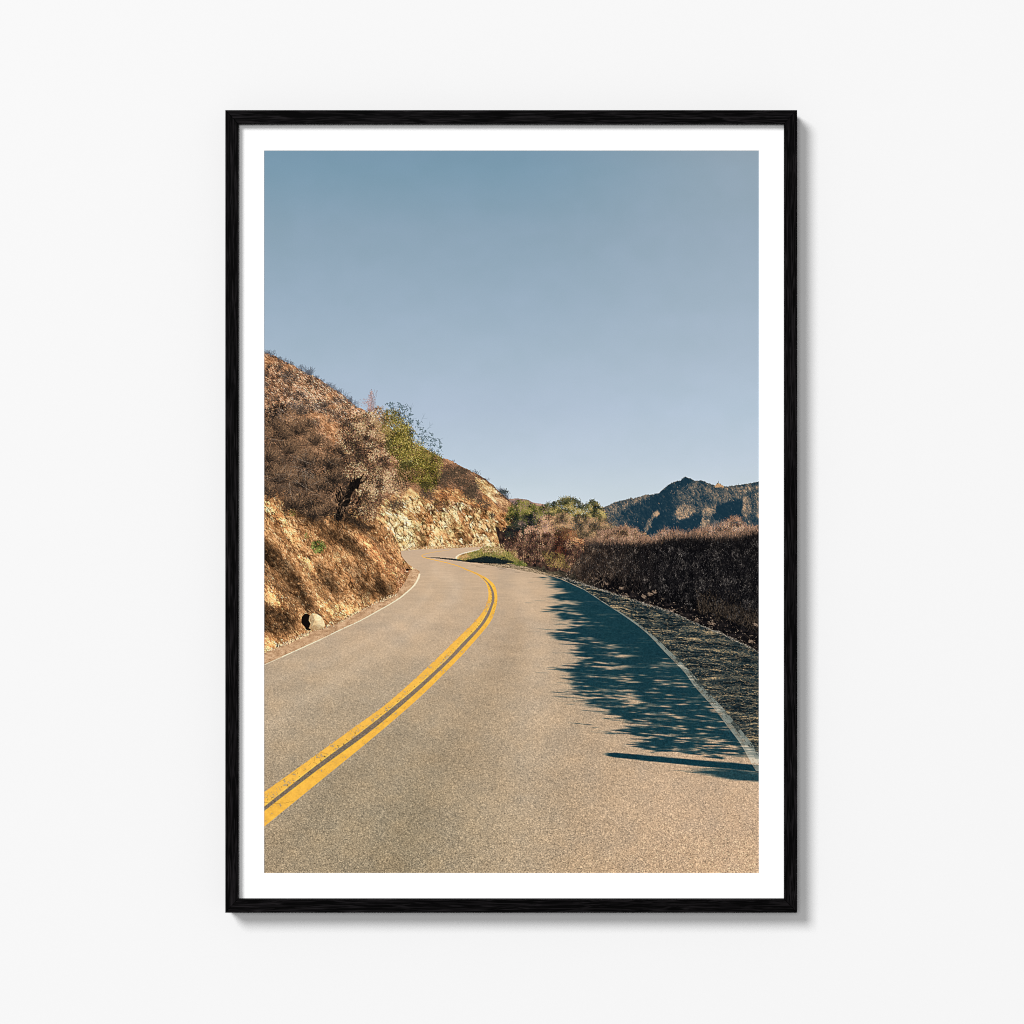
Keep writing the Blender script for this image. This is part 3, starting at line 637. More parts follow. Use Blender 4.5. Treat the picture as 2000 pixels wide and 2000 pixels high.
    for px, py in [(1100, 972), (1110, 974), (1122, 976), (1146, 986), (1158, 978), (1140, 992), (1070, 984), (1086, 986)]:
        twigs(px, py + 6, 26, .5, 3, 10, [(58, 64, 48), (110, 104, 66)], w=.7, curve=.2, alpha=.85, jx=4, jy=2)
    n = 240; x = R.uniform(1120, 1200, n); y = R.uniform(1015, 1055, n)
    strokes(x, y, R.normal(-1.2, .6, n), 5 + 9 * R.random(n), .5, ramp(R.random(n), [(84, 74, 60), (132, 110, 84), (166, 136, 104)]), R.normal(0, .3, n), .7)
    # ---- the roadside row under those trees
    low = inside([(984, 1050), (1010, 1056), (1050, 1056), (1090, 1050), (1140, 1060), (1200, 1062), (1200, 1145), (1150, 1128), (1104, 1118), (1060, 1104), (1025, 1100), (990, 1096), (984, 1080)])
    foliage(low, 5200, [(36, 28, 26), (70, 50, 42), (112, 80, 64), (150, 112, 86), (190, 150, 116)], 2.3, 1.0, 8, 18, 1.4, 1.2, -.12, ang=(-1.5, .7))
    rr = inside([(996, 1050), (1052, 1048), (1086, 1056), (1088, 1076), (1050, 1082), (1000, 1076)])
    foliage(rr, 1500, [(32, 24, 22), (62, 46, 39), (96, 70, 56), (146, 110, 86)], 2.2, 1.0, 7, 19, 1.5, 1.2, -.05, ang=(-1.4, .7))
    dkx = inside([(1086, 1046), (1100, 1050), (1106, 1080), (1100, 1100), (1088, 1092), (1082, 1066)])
    foliage(dkx, 520, [(26, 18, 18), (60, 34, 28), (110, 62, 44)], 2.4, 1, 7, 20, 1.5, 1.2, -.1)
    foliage(inside([(1055, 1078), (1100, 1082), (1112, 1112), (1070, 1106)]), 600, [(64, 52, 34), (120, 100, 60), (170, 140, 84)], 2.2, .9, 8, 21, 1.4, 1, 0, ang=(-1.5, .4))
    foliage(inside([(994, 1078), (1008, 1076), (1010, 1098), (994, 1092)]), 240, [(96, 78, 50), (160, 130, 84), (206, 172, 120)], 2.2, .9, 8, 22, 1.4, 1, 0, ang=(-1.5, .4))

    # ---- charred hedge
    ft = [(1165, 1040), (1190, 1036), (1218, 1030), (1243, 1036), (1259, 1051), (1276, 1051), (1296, 1034), (1319, 1037), (1336, 1045), (1357, 1037), (1390, 1028), (1415, 1021), (1428, 1011), (1445, 1013), (1453, 1027), (1465, 1029), (1482, 1032)]
    dt = [(1100, 1070), (1140, 1064), (1170, 1063), (1253, 1064), (1286, 1061), (1311, 1052), (1352, 1050), (1385, 1053), (1435, 1051), (1458, 1046), (1482, 1040)]
    hb = [(1100, 1120), (1140, 1136), (1170, 1142), (1220, 1156), (1286, 1174), (1340, 1190), (1380, 1206), (1420, 1226), (1482, 1262)]
    fr = (YY > yof([(516, 3000), (1164, 3000)] + ft)[None, :]) & (YY < yof([(516, 0), (1164, 0)] + dt)[None, :] + 6) & (XX > 1165)
    foliage(fr, 6800, [(56, 44, 38), (96, 74, 60), (140, 108, 84), (182, 140, 110), (212, 174, 146)], 2.2, .95, 9, 24, 1.6, 1.1, .0, ang=(-1.5, .6), sun=-.1)
    n = 650; x = R.uniform(1166, 1482, n); y = np.interp(x, *np.array(ft).T) + R.normal(3, 2.5, n)
    strokes(x, y, R.normal(-1.57, .35, n), 3 + 6 * R.random(n), .55, ramp(R.random(n), [(112, 86, 72), (166, 126, 102), (206, 164, 136)]), R.normal(0, .2, n), .85)
    for px in (1276, 1304, 1324, 1392, 1400, 1402, 1412):
        twigs(px, float(np.interp(px, *np.array(ft).T)) + 4, 7, .2, 6, 15, [(96, 92, 90), (140, 130, 124)], w=.5, curve=.1, alpha=.8, jx=3)
    hd = (YY > yof([(516, 3000), (1099, 3000)] + dt)[None, :] + (noise(xs / 2.2, xs * 0, 92) - .5)[None, :] * 9 + np.clip((1150 - XX) / 50, 0, 1) * 60) & (YY < yof([(516, 0), (1099, 0)] + hb)[None, :]) & (XX > 1100)
    warm = np.clip((1300 - XX) / 170, 0, 1) * np.ones((H, 1), f32)
    b = box(1100, 1030, 1482, 1275)
    hn = fbm(XX[:, b[1]] / 7, YY[b[0]] / 9, 27, 3)[..., None]
    hc = (col(12, 12, 15) + hn * col(22, 18, 17)) * (1 - warm[b][..., None]) + (col(36, 28, 24) + hn * col(40, 30, 22)) * warm[b][..., None]
    img[b] = np.where(hd[b][..., None], hc, img[b])
    n = 20000; x, y = pick(hd, n)
    wm = np.clip((1290 - x) / 170, 0, 1)[:, None].astype(f32)
    q = np.clip(fbm(x / 10, y / 14, 29, 3) * .8 + R.normal(-.13, .28, n), 0, 1)
    c = ramp(q, [(6, 6, 9), (15, 14, 16), (30, 27, 27), (60, 53, 49), (112, 101, 92), (168, 152, 138)]) * (1 - wm) + ramp(q, [(28, 22, 20), (54, 42, 34), (84, 64, 50), (118, 90, 68), (156, 124, 96), (196, 162, 130)]) * wm
    strokes(x, y, R.normal(-1.45, .5, n), 1.4 + 3.4 * R.random(n) ** 1.5, .45 + .45 * R.random(n), c, R.normal(0, .3, n), mask=None)
    n = 3600; x = R.uniform(1140, 1482, n); y = np.interp(x, *np.array(dt).T) + R.normal(-1, 6, n)
    tt = np.clip((y - np.interp(x, *np.array(dt).T)) / 14 + .5 + R.normal(0, .2, n), 0, 1)
    strokes(x, y, R.normal(-1.5, .45, n), 2 + 3.5 * R.random(n), .7, ramp(tt, [(160, 124, 100), (112, 88, 72), (58, 48, 42), (20, 18, 19)]), R.normal(0, .2, n), .85)
    n = 1300; x, y = pick(hd, n)
    strokes(x, y, R.normal(-1.5, .6, n), .8 + 1.3 * R.random(n), .6, ramp(R.random(n), [(104, 96, 90), (176, 164, 154)]), alpha=.7)
    n = 1500; x, y = pick(hd & (YY > 1085), n)
    strokes(x, y, R.normal(-1.5, .22, n), 8 + 14 * R.random(n), .5, ramp(R.random(n), [(24, 23, 24), (58, 54, 51), (96, 88, 82)]), R.normal(0, .15, n), .32)
    n = 420; x = R.uniform(1150, 1482, n); y = np.interp(x, *np.array(dt).T) + R.normal(5, 4, n)
    strokes(x, y, R.normal(-1.5, .3, n), 6 + 10 * R.random(n), .9, ramp(R.random(n), [(18, 17, 18), (54, 47, 44), (96, 78, 66)]), R.normal(0, .2, n), .8)
    n = 620; x = R.uniform(1170, 1482, n); y = np.interp(x, *np.array(hb).T) - 8 + R.normal(0, 9, n)
    strokes(x, y, R.normal(-1.5, .5, n), 3 + 6 * R.random(n), 1.8, ramp(R.random(n), [(5, 5, 8), (16, 15, 16)]), R.normal(0, .3, n), .8)
    # dark hollows and the browner foot of the hedge
    for px, py, rx, ry in [(1205, 1080, 8, 14), (1250, 1096, 5, 30), (1300, 1062, 22, 8), (1350, 1066, 26, 10), (1470, 1090, 12, 34), (1440, 1070, 18, 10), (1400, 1075, 16, 8)]:
        n = int(rx * ry * 1.3); strokes(px + R.normal(0, rx * .6, n), py + R.normal(0, ry * .6, n), R.normal(-1.5, .5, n), 2 + 3 * R.random(n), .9, ramp(R.random(n), [(8, 8, 11), (24, 22, 22), (44, 38, 36)]), alpha=.8)
    n = 1500; x = R.uniform(1360, 1482, n); y = np.interp(x, [1360, 1482], [1180, 1215]) + R.normal(0, 13, n)
    strokes(x, y, R.normal(-1.5, .35, n), 2 + 4.5 * R.random(n), .6, ramp(R.random(n), [(20, 17, 16), (52, 42, 34), (92, 74, 58), (140, 116, 92)]), R.normal(0, .2, n), .85)

    b = box(1100, 1030, 1482, 1275)
    img[b] *= np.where(hd[b], np.interp(XX[:, b[1]], [1120, 1290], [1., .78]), 1.)[..., None].astype(f32) * np.where(hd[b][..., None], np.array([.96, 1., 1.05], f32), 1)
    # ---- ground at the hedge foot: near black with pale litter
    bern = [(1040, 1116), (1060, 1119), (1098, 1127), (1152, 1145), (1203, 1160), (1264, 1181), (1308, 1194), (1366, 1220), (1413, 1239), (1478, 1271), (1483, 1274)]
    ft2 = (YY > yof([(516, 3000), (1039, 3000), (1040, 1108), (1100, 1117), (1140, 1133), (1170, 1139), (1220, 1152), (1286, 1168), (1340, 1184), (1380, 1199), (1420, 1214), (1482, 1236)])[None, :] + (noise(xs / 6, xs * 0, 32) - .5)[None, :] * 14) & (YY < yof([(516, 0), (1039, 0)] + bern)[None, :])
    b = box(1040, 1100, 1482, 1280)
    gn = fbm(XX[:, b[1]] / 9, YY[b[0]] / 5, 41, 3)[..., None]
    wm = np.clip((1180 - XX[:, b[1]]) / 110, 0, 1)[..., None]
    img[b] = np.where(ft2[b][..., None], (col(10, 10, 13) + gn ** 2 * col(30, 25, 22)) * (1 - wm) + (col(50, 46, 38) + gn * col(60, 52, 38)) * wm, img[b])
    n = 800; x, y = pick(ft2, n)
    strokes(x, y, R.normal(.3, .6, n), .8 + 2 * R.random(n) ** 2, .8, ramp(R.random(n) ** 2.2, [(20, 18, 19), (64, 54, 48), (130, 112, 96), (206, 184, 160)]), mask=ft2)
    for px, py, s in [(1256, 1164, 5), (1268, 1160, 5), (1278, 1156, 4), (1212, 1148, 4), (1220, 1163, 6), (1195, 1160, 4), (1184, 1140, 3), (1270, 1182, 4), (1310, 1193, 5), (1388, 1218, 5), (1474, 1220, 5), (1466, 1252, 5), (1360, 1210, 4)]:
        n = 26; strokes(px + R.normal(0, s * .5, n), py + R.normal(0, s * .3, n), R.normal(.4, .4, n), s * .7, 1.3, ramp(R.random(n), [(60, 50, 44), (112, 94, 80), (176, 152, 130)]), alpha=.8)

    # ---- grass bank inside the far bend
    bank = inside(crv([(893, 1095), (902, 1086), (922, 1078), (938, 1072), (946, 1067), (970, 1070), (992, 1078), (1010, 1092), (1030, 1104), (1000, 1108), (960, 1104), (925, 1099), (903, 1097), (893, 1095)], 5))
    img[bank] = col(150, 138, 84)
    foliage(bank, 1500, [(84, 84, 40), (128, 124, 58), (166, 150, 76), (206, 182, 116)], 2.4, .9, 8, 33, .6, 1.2, 0, ang=(-1.3, .5))
    n = 200; strokes(R.normal(908, 5, n), R.normal(1088, 3, n), R.random(n) * 6.3, 1.6, 1, ramp(R.random(n), [(170, 130, 80), (226, 186, 126)]), mask=bank)
    n = 300; strokes(R.uniform(942, 985, n), R.normal(1073, 4.5, n), R.random(n) * 6.3, 2, 1.2, ramp(R.random(n), [(94, 72, 46), (176, 140, 96), (232, 204, 156)]))
    # pale dirt strip along the verge
    vs = inside([(925, 1098.5), (960, 1098), (1000, 1101), (1030, 1108), (1060, 1117), (1098, 1127), (1096, 1131), (1054, 1122), (1026, 1116.5), (998, 1111), (970, 1107.5)])
    img[vs] = col(150, 130, 104)
    n = 700; x, y = pick(vs, n)
    strokes(x, y, R.normal(.2, .3, n), 1.5 + 2.5 * R.random(n), .9, ramp(R.random(n), [(56, 48, 40), (120, 100, 78), (190, 164, 130), (214, 190, 156)]))
    foliage(inside([(1000, 1098), (1022, 1096), (1030, 1104), (1008, 1106)]), 200, [(60, 72, 34), (110, 116, 56)], 2, .9, 6, 34, .8)
    shd = inside(crv([(903, 1095.5), (922, 1091), (937, 1088.5), (945, 1085.5), (957, 1086.5), (967, 1087.5), (974, 1090.5), (984, 1087), (996, 1094), (1004, 1098), (985, 1100), (950, 1099.5), (925, 1098), (903, 1095.5)], 6))
    img[shd] = col(18, 30, 34)
    n = 300; x, y = pick(shd, n); strokes(x, y, R.random(n) * 6.3, 1.6, .8, ramp(R.random(n), [(10, 20, 26), (34, 46, 46), (58, 62, 50)]), alpha=.8)
    n = 260; x = R.uniform(905, 1000, n); y = np.interp(x, [903, 922, 945, 957, 974, 1000], [1095, 1090.5, 1086, 1086, 1089.5, 1095]) + R.normal(0, 1.2, n)
    strokes(x, y, R.normal(-1.4, .4, n), 1.5 + 2.5 * R.random(n), .8, ramp(R.random(n), [(58, 62, 40), (112, 112, 56), (168, 152, 86)]), alpha=.9)
    for px in (1021.5, 1022.5, 1051, 1056.5, 1056.8, 1009):
        strokes(px, 1098 if px < 1040 else 1090, -1.57, 22 if px < 1040 else 26, 1.0, col(178, 146, 116), 0, .75)

    # ---- right shoulder: dirt crossed by shadows of the hedge
    edge = [(893, 1093), (903, 1096), (928, 1098.7), (970, 1107), (998, 1110), (1026, 1115.6), (1054, 1121), (1093, 1129.6), (1110, 1137), (1140, 1151), (1180, 1177), (1217, 1200), (1250, 1223), (1273, 1242), (1308, 1277), (1343, 1312), (1366, 1342), (1401, 1380), (1436, 1424), (1459, 1454), (1481, 1491), (1490, 1505)]
    ee = yof([(516, 3000), (892, 3000)] + edge)
    sho = (YY > yof([(516, 3000), (1039, 3000)] + bern)[None, :]) & (YY <= ee[None, :] + .5) & (XX > 1085)
    b = box(1085, 1125, 1482, 1510)
    bx, by = XX[:, b[1]], YY[b[0]]
    k = 1 + (by - 1130) / 90
    ru, rv = rot(bx + 14 * (fbm(bx / 60, by / 30, 49, 2) - .5), by + 7 * (fbm(bx / 40, by / 14, 39, 2) - .5), 5)
    sn = fbm(ru / 26, rv / 1.9, 44, 3) * .6 + fbm(ru / 50, rv / 4.2, 46, 3) * .44
    sn2 = fbm(bx / 2.2, by / 1.4, 48, 2)
    t = sn + (sn2 - .5) * .35 - .09 + .10 * np.exp(-((bx - 1190) / 60) ** 2) - .1 * sst(1380, 1480, bx) * sst(1380, 1300, by) - .06
    sc = ramp(np.clip(t, 0, 1), [(12, 24, 30), (30, 44, 49), (56, 66, 66), (94, 94, 82), (160, 140, 108), (222, 192, 146)], [0, .3, .47, .6, .76, 1])
    img[b] = np.where(sho[b][..., None], sc, img[b])
    n = 2600; x, y = pick(sho, n); kk = (y - 1120) / 200
    strokes(x, y, R.normal(-.02, .22, n), 1.5 + 7 * R.random(n) ** 2 * (.5 + kk), .5 + .6 * R.random(n), ramp(R.random(n), [(14, 18, 22), (40, 44, 44), (92, 86, 72), (150, 132, 104), (196, 170, 132)]), R.normal(0, .15, n), .75, mask=sho)
    n = 500; x = R.uniform(1098, 1482, n); y = np.interp(x, *np.array(bern).T) + R.normal(0, 1.3, n)
    strokes(x, y, R.normal(.42, .3, n), 1.5 + 3 * R.random(n), .7, ramp(R.random(n), [(110, 104, 96), (170, 158, 142), (206, 196, 180)]), alpha=.8)

    # ---- left verge: dirt between slope and road
    verge = inside([(500, 1281), (516, 1275.6), (542, 1265), (564, 1253.6), (608, 1234), (639, 1225), (665, 1215), (704, 1193), (730, 1180), (760, 1167), (775, 1160), (785, 1146), (797, 1128), (802, 1114), (812, 1110), (826, 1117), (824, 1128), (815, 1146), (790, 1168), (760, 1184), (700, 1216), (640, 1245), (552, 1285), (500, 1308)])
    vn = fbm(XX / 8, YY / 4, 52, 3)
    img[verge] = ramp(vn, [(170, 132, 98), (202, 162, 124), (220, 182, 144)])[verge]
    n = 1100; x, y = pick(verge, n)
    strokes(x, y, R.normal(-.4, .5, n), 1 + 1.6 * R.random(n), .8, ramp(R.random(n), [(140, 106, 80), (194, 154, 118), (230, 192, 152)]), mask=verge)
    n = 300; x = R.uniform(516, 775, n); y = np.interp(x, [516, 542, 564, 608, 639, 665, 704, 730, 775], [1275, 1264.5, 1253, 1233.5, 1224.5, 1214.5, 1192.5, 1179.5, 1160]) + R.normal(0, 1.6, n)
    strokes(x, y, R.random(n) * 6.3, 1 + 1.3 * R.random(n), 1.2, ramp(R.random(n), [(56, 42, 34), (150, 114, 84), (238, 206, 160), (248, 226, 186)]))

    # ---- asphalt
    lw = [(500, 1305), (516, 1298.5), (553, 1282), (595, 1263), (630, 1247), (665, 1230), (704, 1212), (735, 1195), (760, 1181), (782, 1167), (799, 1153), (810, 1142), (817.5, 1129), (819.7, 1121)]
    rL = crv([(500, 1305), (553, 1281.5), (630, 1246.5), (704, 1211.5), (760, 1180.5), (782, 1166.5), (799, 1152.5), (810, 1141.5), (817, 1129), (820, 1120)], 8)
    rF = np.array([(820, 1115.5), (808.5, 1108.5), (798, 1102), (791, 1094), (785, 1086), (783, 1076), (825, 1072.6), (879, 1071), (928, 1068.6), (944, 1069)])
    rI = crv([(944, 1069), (927, 1075), (905, 1080.5), (894, 1085), (890, 1089.6)] + edge, 8)
    road = inside(np.vstack([rL, rF, rI, [(1490, 1720), (490, 1720)]]))
    dep = np.clip((YY - 1070) / 635, 0, 1)
    left = ramp(dep[:, 0], [(203, 175, 147), (203, 176, 146), (196, 171, 143), (184, 163, 136), (171, 153, 127), (163, 147, 121), (160, 144, 118)], [0, .1, .25, .42, .62, .85, 1])
    right = ramp(dep[:, 0], [(198, 171, 143), (196, 169, 141), (190, 165, 137), (192, 166, 138), (196, 168, 139), (200, 170, 140), (204, 171, 138)], [0, .1, .25, .42, .62, .85, 1])
    u = sst(.12, 1.0, (xs - PX) / PW)[None, :, None]
    u2 = np.broadcast_to(np.interp(xs, [516, 640, 800, 1000, 1150, 1300, 1482], [.22, .05, .0, .3, .62, .88, 1])[None, :, None], (H, W, 1))
    ac = left[:, None] * (1 - u2) + right[:, None] * u2
    b = box(516, 1060, 1482, 1706)
    bx, by = XX[:, b[1]], YY[b[0]]
    z = (by - 1030) / 660
    pu = (bx - 830) / z; pv = 900 / z                    # ground-plane coordinates
    mott = fbm(pu / 150, pv / 120, 61, 4) - .5
    mot2 = fbm(bx / 34, by / 26, 62, 3) - .5
    g1 = noise(bx / 1.7, by / 1.5, 63) - .5; g2 = noise(bx / 3.2, by / 2.6, 64) - .5
    rg = R.normal(0, 1, (by.shape[0], bx.shape[1])).astype(f32)
    amp = np.interp(by, [1070, 1150, 1250, 1400, 1550, 1705], [.015, .035, .10, .20, .28, .36]).astype(f32)
    gr = (g1 * 1.1 + g2 * .3) * amp * .9 + rg * .13 * amp
    gr += np.where(g1 > .30, .28, 0) * amp - np.where(g1 < -.33, .25, 0) * amp
    fac = 1 + gr + mott * .05 + mot2 * .04
    tint = (mot2[..., None] * np.array([4, 0, -4], f32))
    a2 = ac[b] * fac[..., None] + tint
    img[b] = np.where(road[b][..., None], a2, img[b])
    # tyre-worn lanes, slightly paler, following the bend
    for pts, wd, am in [([(520, 1420), (640, 1340), (760, 1262), (850, 1196), (890, 1160), (880, 1130), (850, 1112)], 16, 8), ([(520, 1330), (640, 1290), (740, 1236), (810, 1190), (840, 1150)], 10, 6), ([(1010, 1700), (1030, 1500), (1050, 1340), (1040, 1220), (1020, 1150)], 30, 7), ([(760, 1700), (860, 1500), (960, 1350), (1010, 1240)], 34, -9), ([(516, 1690), (640, 1560), (760, 1450), (870, 1340)], 22, -6)]:
        c2 = crv(pts, 14); d = np.full((by.shape[0] // 4 + 1, bx.shape[1] // 4 + 1), 1e9, f32)
        sx, sy = bx[:, ::4], by[::4]
        d = np.full((sy.shape[0], sx.shape[1]), 1e9, f32)
        for qx, qy in c2:
            d = np.minimum(d, ((sx - qx) / (.4 + (qy - 1070) / 330)) ** 2 + ((sy - qy) * 1.0) ** 2)
        wv = np.exp(-d / wd ** 2) * am
        wv = np.repeat(np.repeat(wv, 4, 0), 4, 1)[:by.shape[0], :bx.shape[1]]
        img[b] += np.where(road[b], wv, 0)[..., None]
    # scattered pale and dark chips, growing towards the viewer
    n = 9000; y = 1705 - 500 * R.random(n) ** 1.4; x = R.uniform(516, 1482, n)
    sz = .5 + 1.0 * (y - 1200) / 500 * R.random(n)
    strokes(x, y, R.normal(-.7, .9, n), .6 + sz * 1.1, np.maximum(.5, sz), np.where((R.random(n) < .62)[:, None], ramp(R.random(n), [(214, 186, 150), (240, 216, 180)]), ramp(R.random(n), [(84, 68, 52), (120, 100, 78)])), alpha=.12 + .36 * np.clip((y - 1250) / 450, 0, 1), mask=road)

    # ---- painted lines
    def paint(poly, c, wear, seed, amt=1.):
        m = inside(poly) & road
        yy, xx = np.nonzero(m)
        if len(yy) == 0:
            return m
        px, py = xs[xx], ys[yy]
        nz = fbm(px / 9, py / 7, seed, 3); fn = noise(px / 1.5, py / 1.5, seed + 5)
        a = np.where(nz * .7 + fn * .4 < wear, .35, 1.) * amt
        cc = np.array(c, f32) * (1 + (nz - .5) * .10 + (fn - .5) * .05)[:, None]
        img[yy, xx] = img[yy, xx] * (1 - a[:, None]) + cc * a[:, None]
        return m
    yel = (243, 186, 80)
    upU = crv([(500, 1558), (516.5, 1546.5), (608, 1481), (695, 1418), (760, 1370.4), (849, 1290), (886, 1254), (927.7, 1213), (947, 1187), (954, 1162), (949, 1139), (936, 1125.5)], 10)
    upL = crv([(500, 1587), (516.5, 1575), (618.7, 1494), (705.7, 1429.5), (792.6, 1360), (866.5, 1294), (899, 1260), (938, 1219), (957.5, 1183), (960.5, 1160), (953.5, 1140), (938, 1125)], 10)
    loU = crv([(500, 1596), (516.5, 1583.5), (618.7, 1505), (727, 1425.5), (814, 1352), (879.6, 1290), (907, 1261.5), (947, 1216), (962.5, 1183), (965.5, 1162), (957.5, 1141.4), (941, 1125.5)], 10)
    loL = crv([(500, 1627), (516.5, 1614), (631.7, 1520), (727, 1442), (814, 1367), (879.6, 1303), (917, 1263.5), (956.7, 1216), (968.5, 1187), (971.5, 1166), (967, 1144.5), (954, 1131), (943, 1124.5)], 10)
    gap = np.vstack([upL, loU[::-1]])
    gm = inside(gap) & road
    img[gm] *= np.array([.72, .71, .73], f32)
    m1 = paint(np.vstack([upU, upL[::-1]]), yel, .33, 71)
    m2 = paint(np.vstack([loU, loL[::-1]]), (246, 187, 76), .2, 72)
    # thin pale seam on the inner edge of the upper stripe
    for i in range(0, 85):
        (x0, y0), (x1, y1) = upL[i], upL[i + 1]
        if R.random() < .8:
            strokes(x0 - .6, y0 - 1.2, math.atan2(y1 - y0, x1 - x0), math.hypot(x1 - x0, y1 - y0), .7, col(255, 224, 124), 0, .8)
    # chipped paint: short dark dashes along the stripe
    n = 230; i = R.integers(8, 100, n); v = np.clip(R.normal(.78, .14, n), .05, .95)
    p = upU[i] * (1 - v[:, None]) + upL[np.minimum(i, len(upL) - 1)] * v[:, None]
    big = np.clip((p[:, 1] - 1150) / 420, .12, 1)
    strokes(p[:, 0], p[:, 1], R.normal(-.68, .15, n), (1 + 6 * R.random(n) ** 2) * big, .5 + 1.2 * big * R.random(n), ramp(R.random(n), [(78, 58, 34), (140, 104, 50), (190, 140, 56)]), alpha=.85, mask=m1)
    n = 60; i = R.integers(8, 100, n); v = R.random(n)
    p = loU[i] * (1 - v[:, None]) + loL[i] * v[:, None]
    strokes(p[:, 0], p[:, 1], R.normal(-.68, .2, n), 1 + 6 * R.random(n) ** 2, .6, ramp(R.random(n), [(170, 122, 48), (214, 156, 56)]), alpha=.8, mask=m2)
    for x0, y0, a, ln in [(516, 1566, .02, 14), (536, 1568, .05, 40), (614, 1486, -1.2, 8), (612, 1488, .3, 10), (626, 1470, -.1, 14), (545, 1527, -.5, 18), (570, 1512, -.6, 20), (580, 1496, -.5, 24)]:
        strokes(x0, y0, a, ln, .8, col(150, 108, 48), R.normal(0, .2), .85, mask=m1 | m2)
    # ragged rusty rim of the upper stripe
    n = 260; i = R.integers(8, 90, n); p = upU[i] + R.normal(0, .9, (n, 2))
    strokes(p[:, 0], p[:, 1], R.normal(-.68, .2, n), 2 + 3 * R.random(n), .8, ramp(R.random(n), [(206, 146, 84), (236, 176, 78)]), alpha=.6)
    # far part of the centre line
    fc = crv([(941, 1126), (928, 1119), (912, 1112.6), (894, 1105), (871, 1098.6), (848, 1093.4), (831, 1089.2), (825, 1086.6), (824.4, 1085), (831, 1081.8), (850, 1077.8), (871, 1075), (882, 1073.2)], 14)
    for i in range(len(fc) - 1):
        (x0, y0), (x1, y1) = fc[i], fc[i + 1]
        w = float(np.interp(i, [0, 14, 40, 90, 170], [4.4, 3.4, 2.0, 1.5, .8])); al = float(np.interp(i, [0, 60, 110, 168], [.95, .9, .8, .45]))
        strokes(x0, y0, math.atan2(y1 - y0, x1 - x0), math.hypot(x1 - x0, y1 - y0) + .3, w, col(238, 184, 92), 0, al)
    for i in range(4, 44):                                # the gap still just shows in the near part of it
        (x0, y0), (x1, y1) = fc[i - 4], fc[i - 3]
        strokes(x0 + .2, y0 + .2, math.atan2(y1 - y0, x1 - x0), math.hypot(x1 - x0, y1 - y0), .7, col(170, 130, 82), 0, float(np.interp(i, [4, 44], [.9, .25])))
    # white edge lines
    wl = crv(lw, 10)
    for i in range(len(wl) - 1):
        (x0, y0), (x1, y1) = wl[i], wl[i + 1]
        if 552 < x0 < 1000 and not (628 < x0 < 641):
            w = float(np.interp(x0, [550, 640, 760, 800, 815, 820], [2.3, 1.9, 2.0, 2.6, 3.2, 3.4])); a = .95 if x0 > 700 or R.random() > .12 else .35
        else:
            w, a = 1.6, .45
        strokes(x0, y0, math.atan2(y1 - y0, x1 - x0), math.hypot(x1 - x0, y1 - y0) + .4, w, col(247, 230, 196), 0, a)
    il = crv([(936, 1073.2), (927, 1075.2), (905, 1080.7), (894.5, 1085.2), (891, 1089.6), (893.5, 1093), (903, 1096)], 10)
    for i in range(len(il) - 1):
        (x0, y0), (x1, y1) = il[i], il[i + 1]
        strokes(x0, y0, math.atan2(y1 - y0, x1 - x0), math.hypot(x1 - x0, y1 - y0) + .3, float(np.interp(i, [0, 20, 35, 60], [1., 1.8, 2.6, 1.8])), col(246, 230, 198), 0, .95)
    re = np.array(edge, float)
    dd = np.interp(re[:, 1], [1129, 1151, 1177, 1223, 1277, 1342, 1424, 1505], [.8, 2, 3, 6.5, 11.5, 15.5, 21, 26])
    rl = np.vstack([crv(np.column_stack([re[6:, 0] - dd[6:] * .55, re[6:, 1]]), 8), crv(np.column_stack([re[6:, 0] + dd[6:] * .45, re[6:, 1]]), 8)[::-1]])
    road |= sho
    m3 = paint(rl, (226, 213, 190), .44, 74, .88)
    n = 220; x, y = pick(m3 & (YY > 1280) & (YY < 1420), n)
    strokes(x, y, R.normal(.2, .5, n), 1 + 3 * R.random(n), .9, ramp(R.random(n), [(70, 62, 54), (130, 116, 98)]), alpha=.8, mask=m3)

    # ---- shadows thrown across the road by the hedge and a post
    sb = [(1118, 1100), (1126, 1052), (1135, 1068), (1147, 1082), (1158, 1092), (1167, 1078), (1179, 1096), (1186, 1080), (1193, 1070), (1203, 1092), (1209, 1112), (1218, 1124), (1226, 1122), (1231, 1100), (1237, 1078), (1246, 1086), (1254, 1120), (1261, 1136), (1270, 1132), (1276, 1126), (1286, 1150), (1295, 1136), (1304, 1112), (1312, 1106), (1322, 1128), (1333, 1130), (1345, 1126), (1356, 1128), (1366, 1142), (1376, 1156), (1386, 1184), (1394, 1198), (1402, 1222), (1412, 1226), (1420, 1222), (1428, 1220), (1434, 1250), (1440, 1292), (1448, 1270), (1458, 1246), (1464, 1300), (1472, 1340), (1480, 1430), (1486, 1560)]
    b = box(1000, 1105, 1482, 1530)
    bx, by = XX[:, b[1]], YY[b[0]]
    yt = by - (bx - 1200) * .035                          # streaks lean a little
    xb = np.interp(yt, [p[0] for p in sb], [p[1] for p in sb])
    Dm = np.zeros((H, W, 1), f32)
    yb = [p[0] for p in sb]; xbv = [p[1] for p in sb]
    st = fbm(bx / 110, yt / 9, 81, 4, .62) - .5
    st2 = fbm(bx / 34, yt / 2.4, 86, 3, .6) - .5
    # the solid heart of the shade
    soft_ = np.interp(by, [1118, 1180, 1300, 1420, 1480], [8, 16, 30, 36, 36])
    inn = np.interp(by, [1118, 1150, 1240, 1330, 1400, 1480], [6, 14, 42, 76, 88, 80])
    core = sst(-.6, 1.2, (bx - xb - inn) / soft_ + st * 1.7 + st2 * .8)
    core = np.where(yt > 1472, 0, core) * sst(1478, 1456, yt)
    Dm[b] = core[..., None]
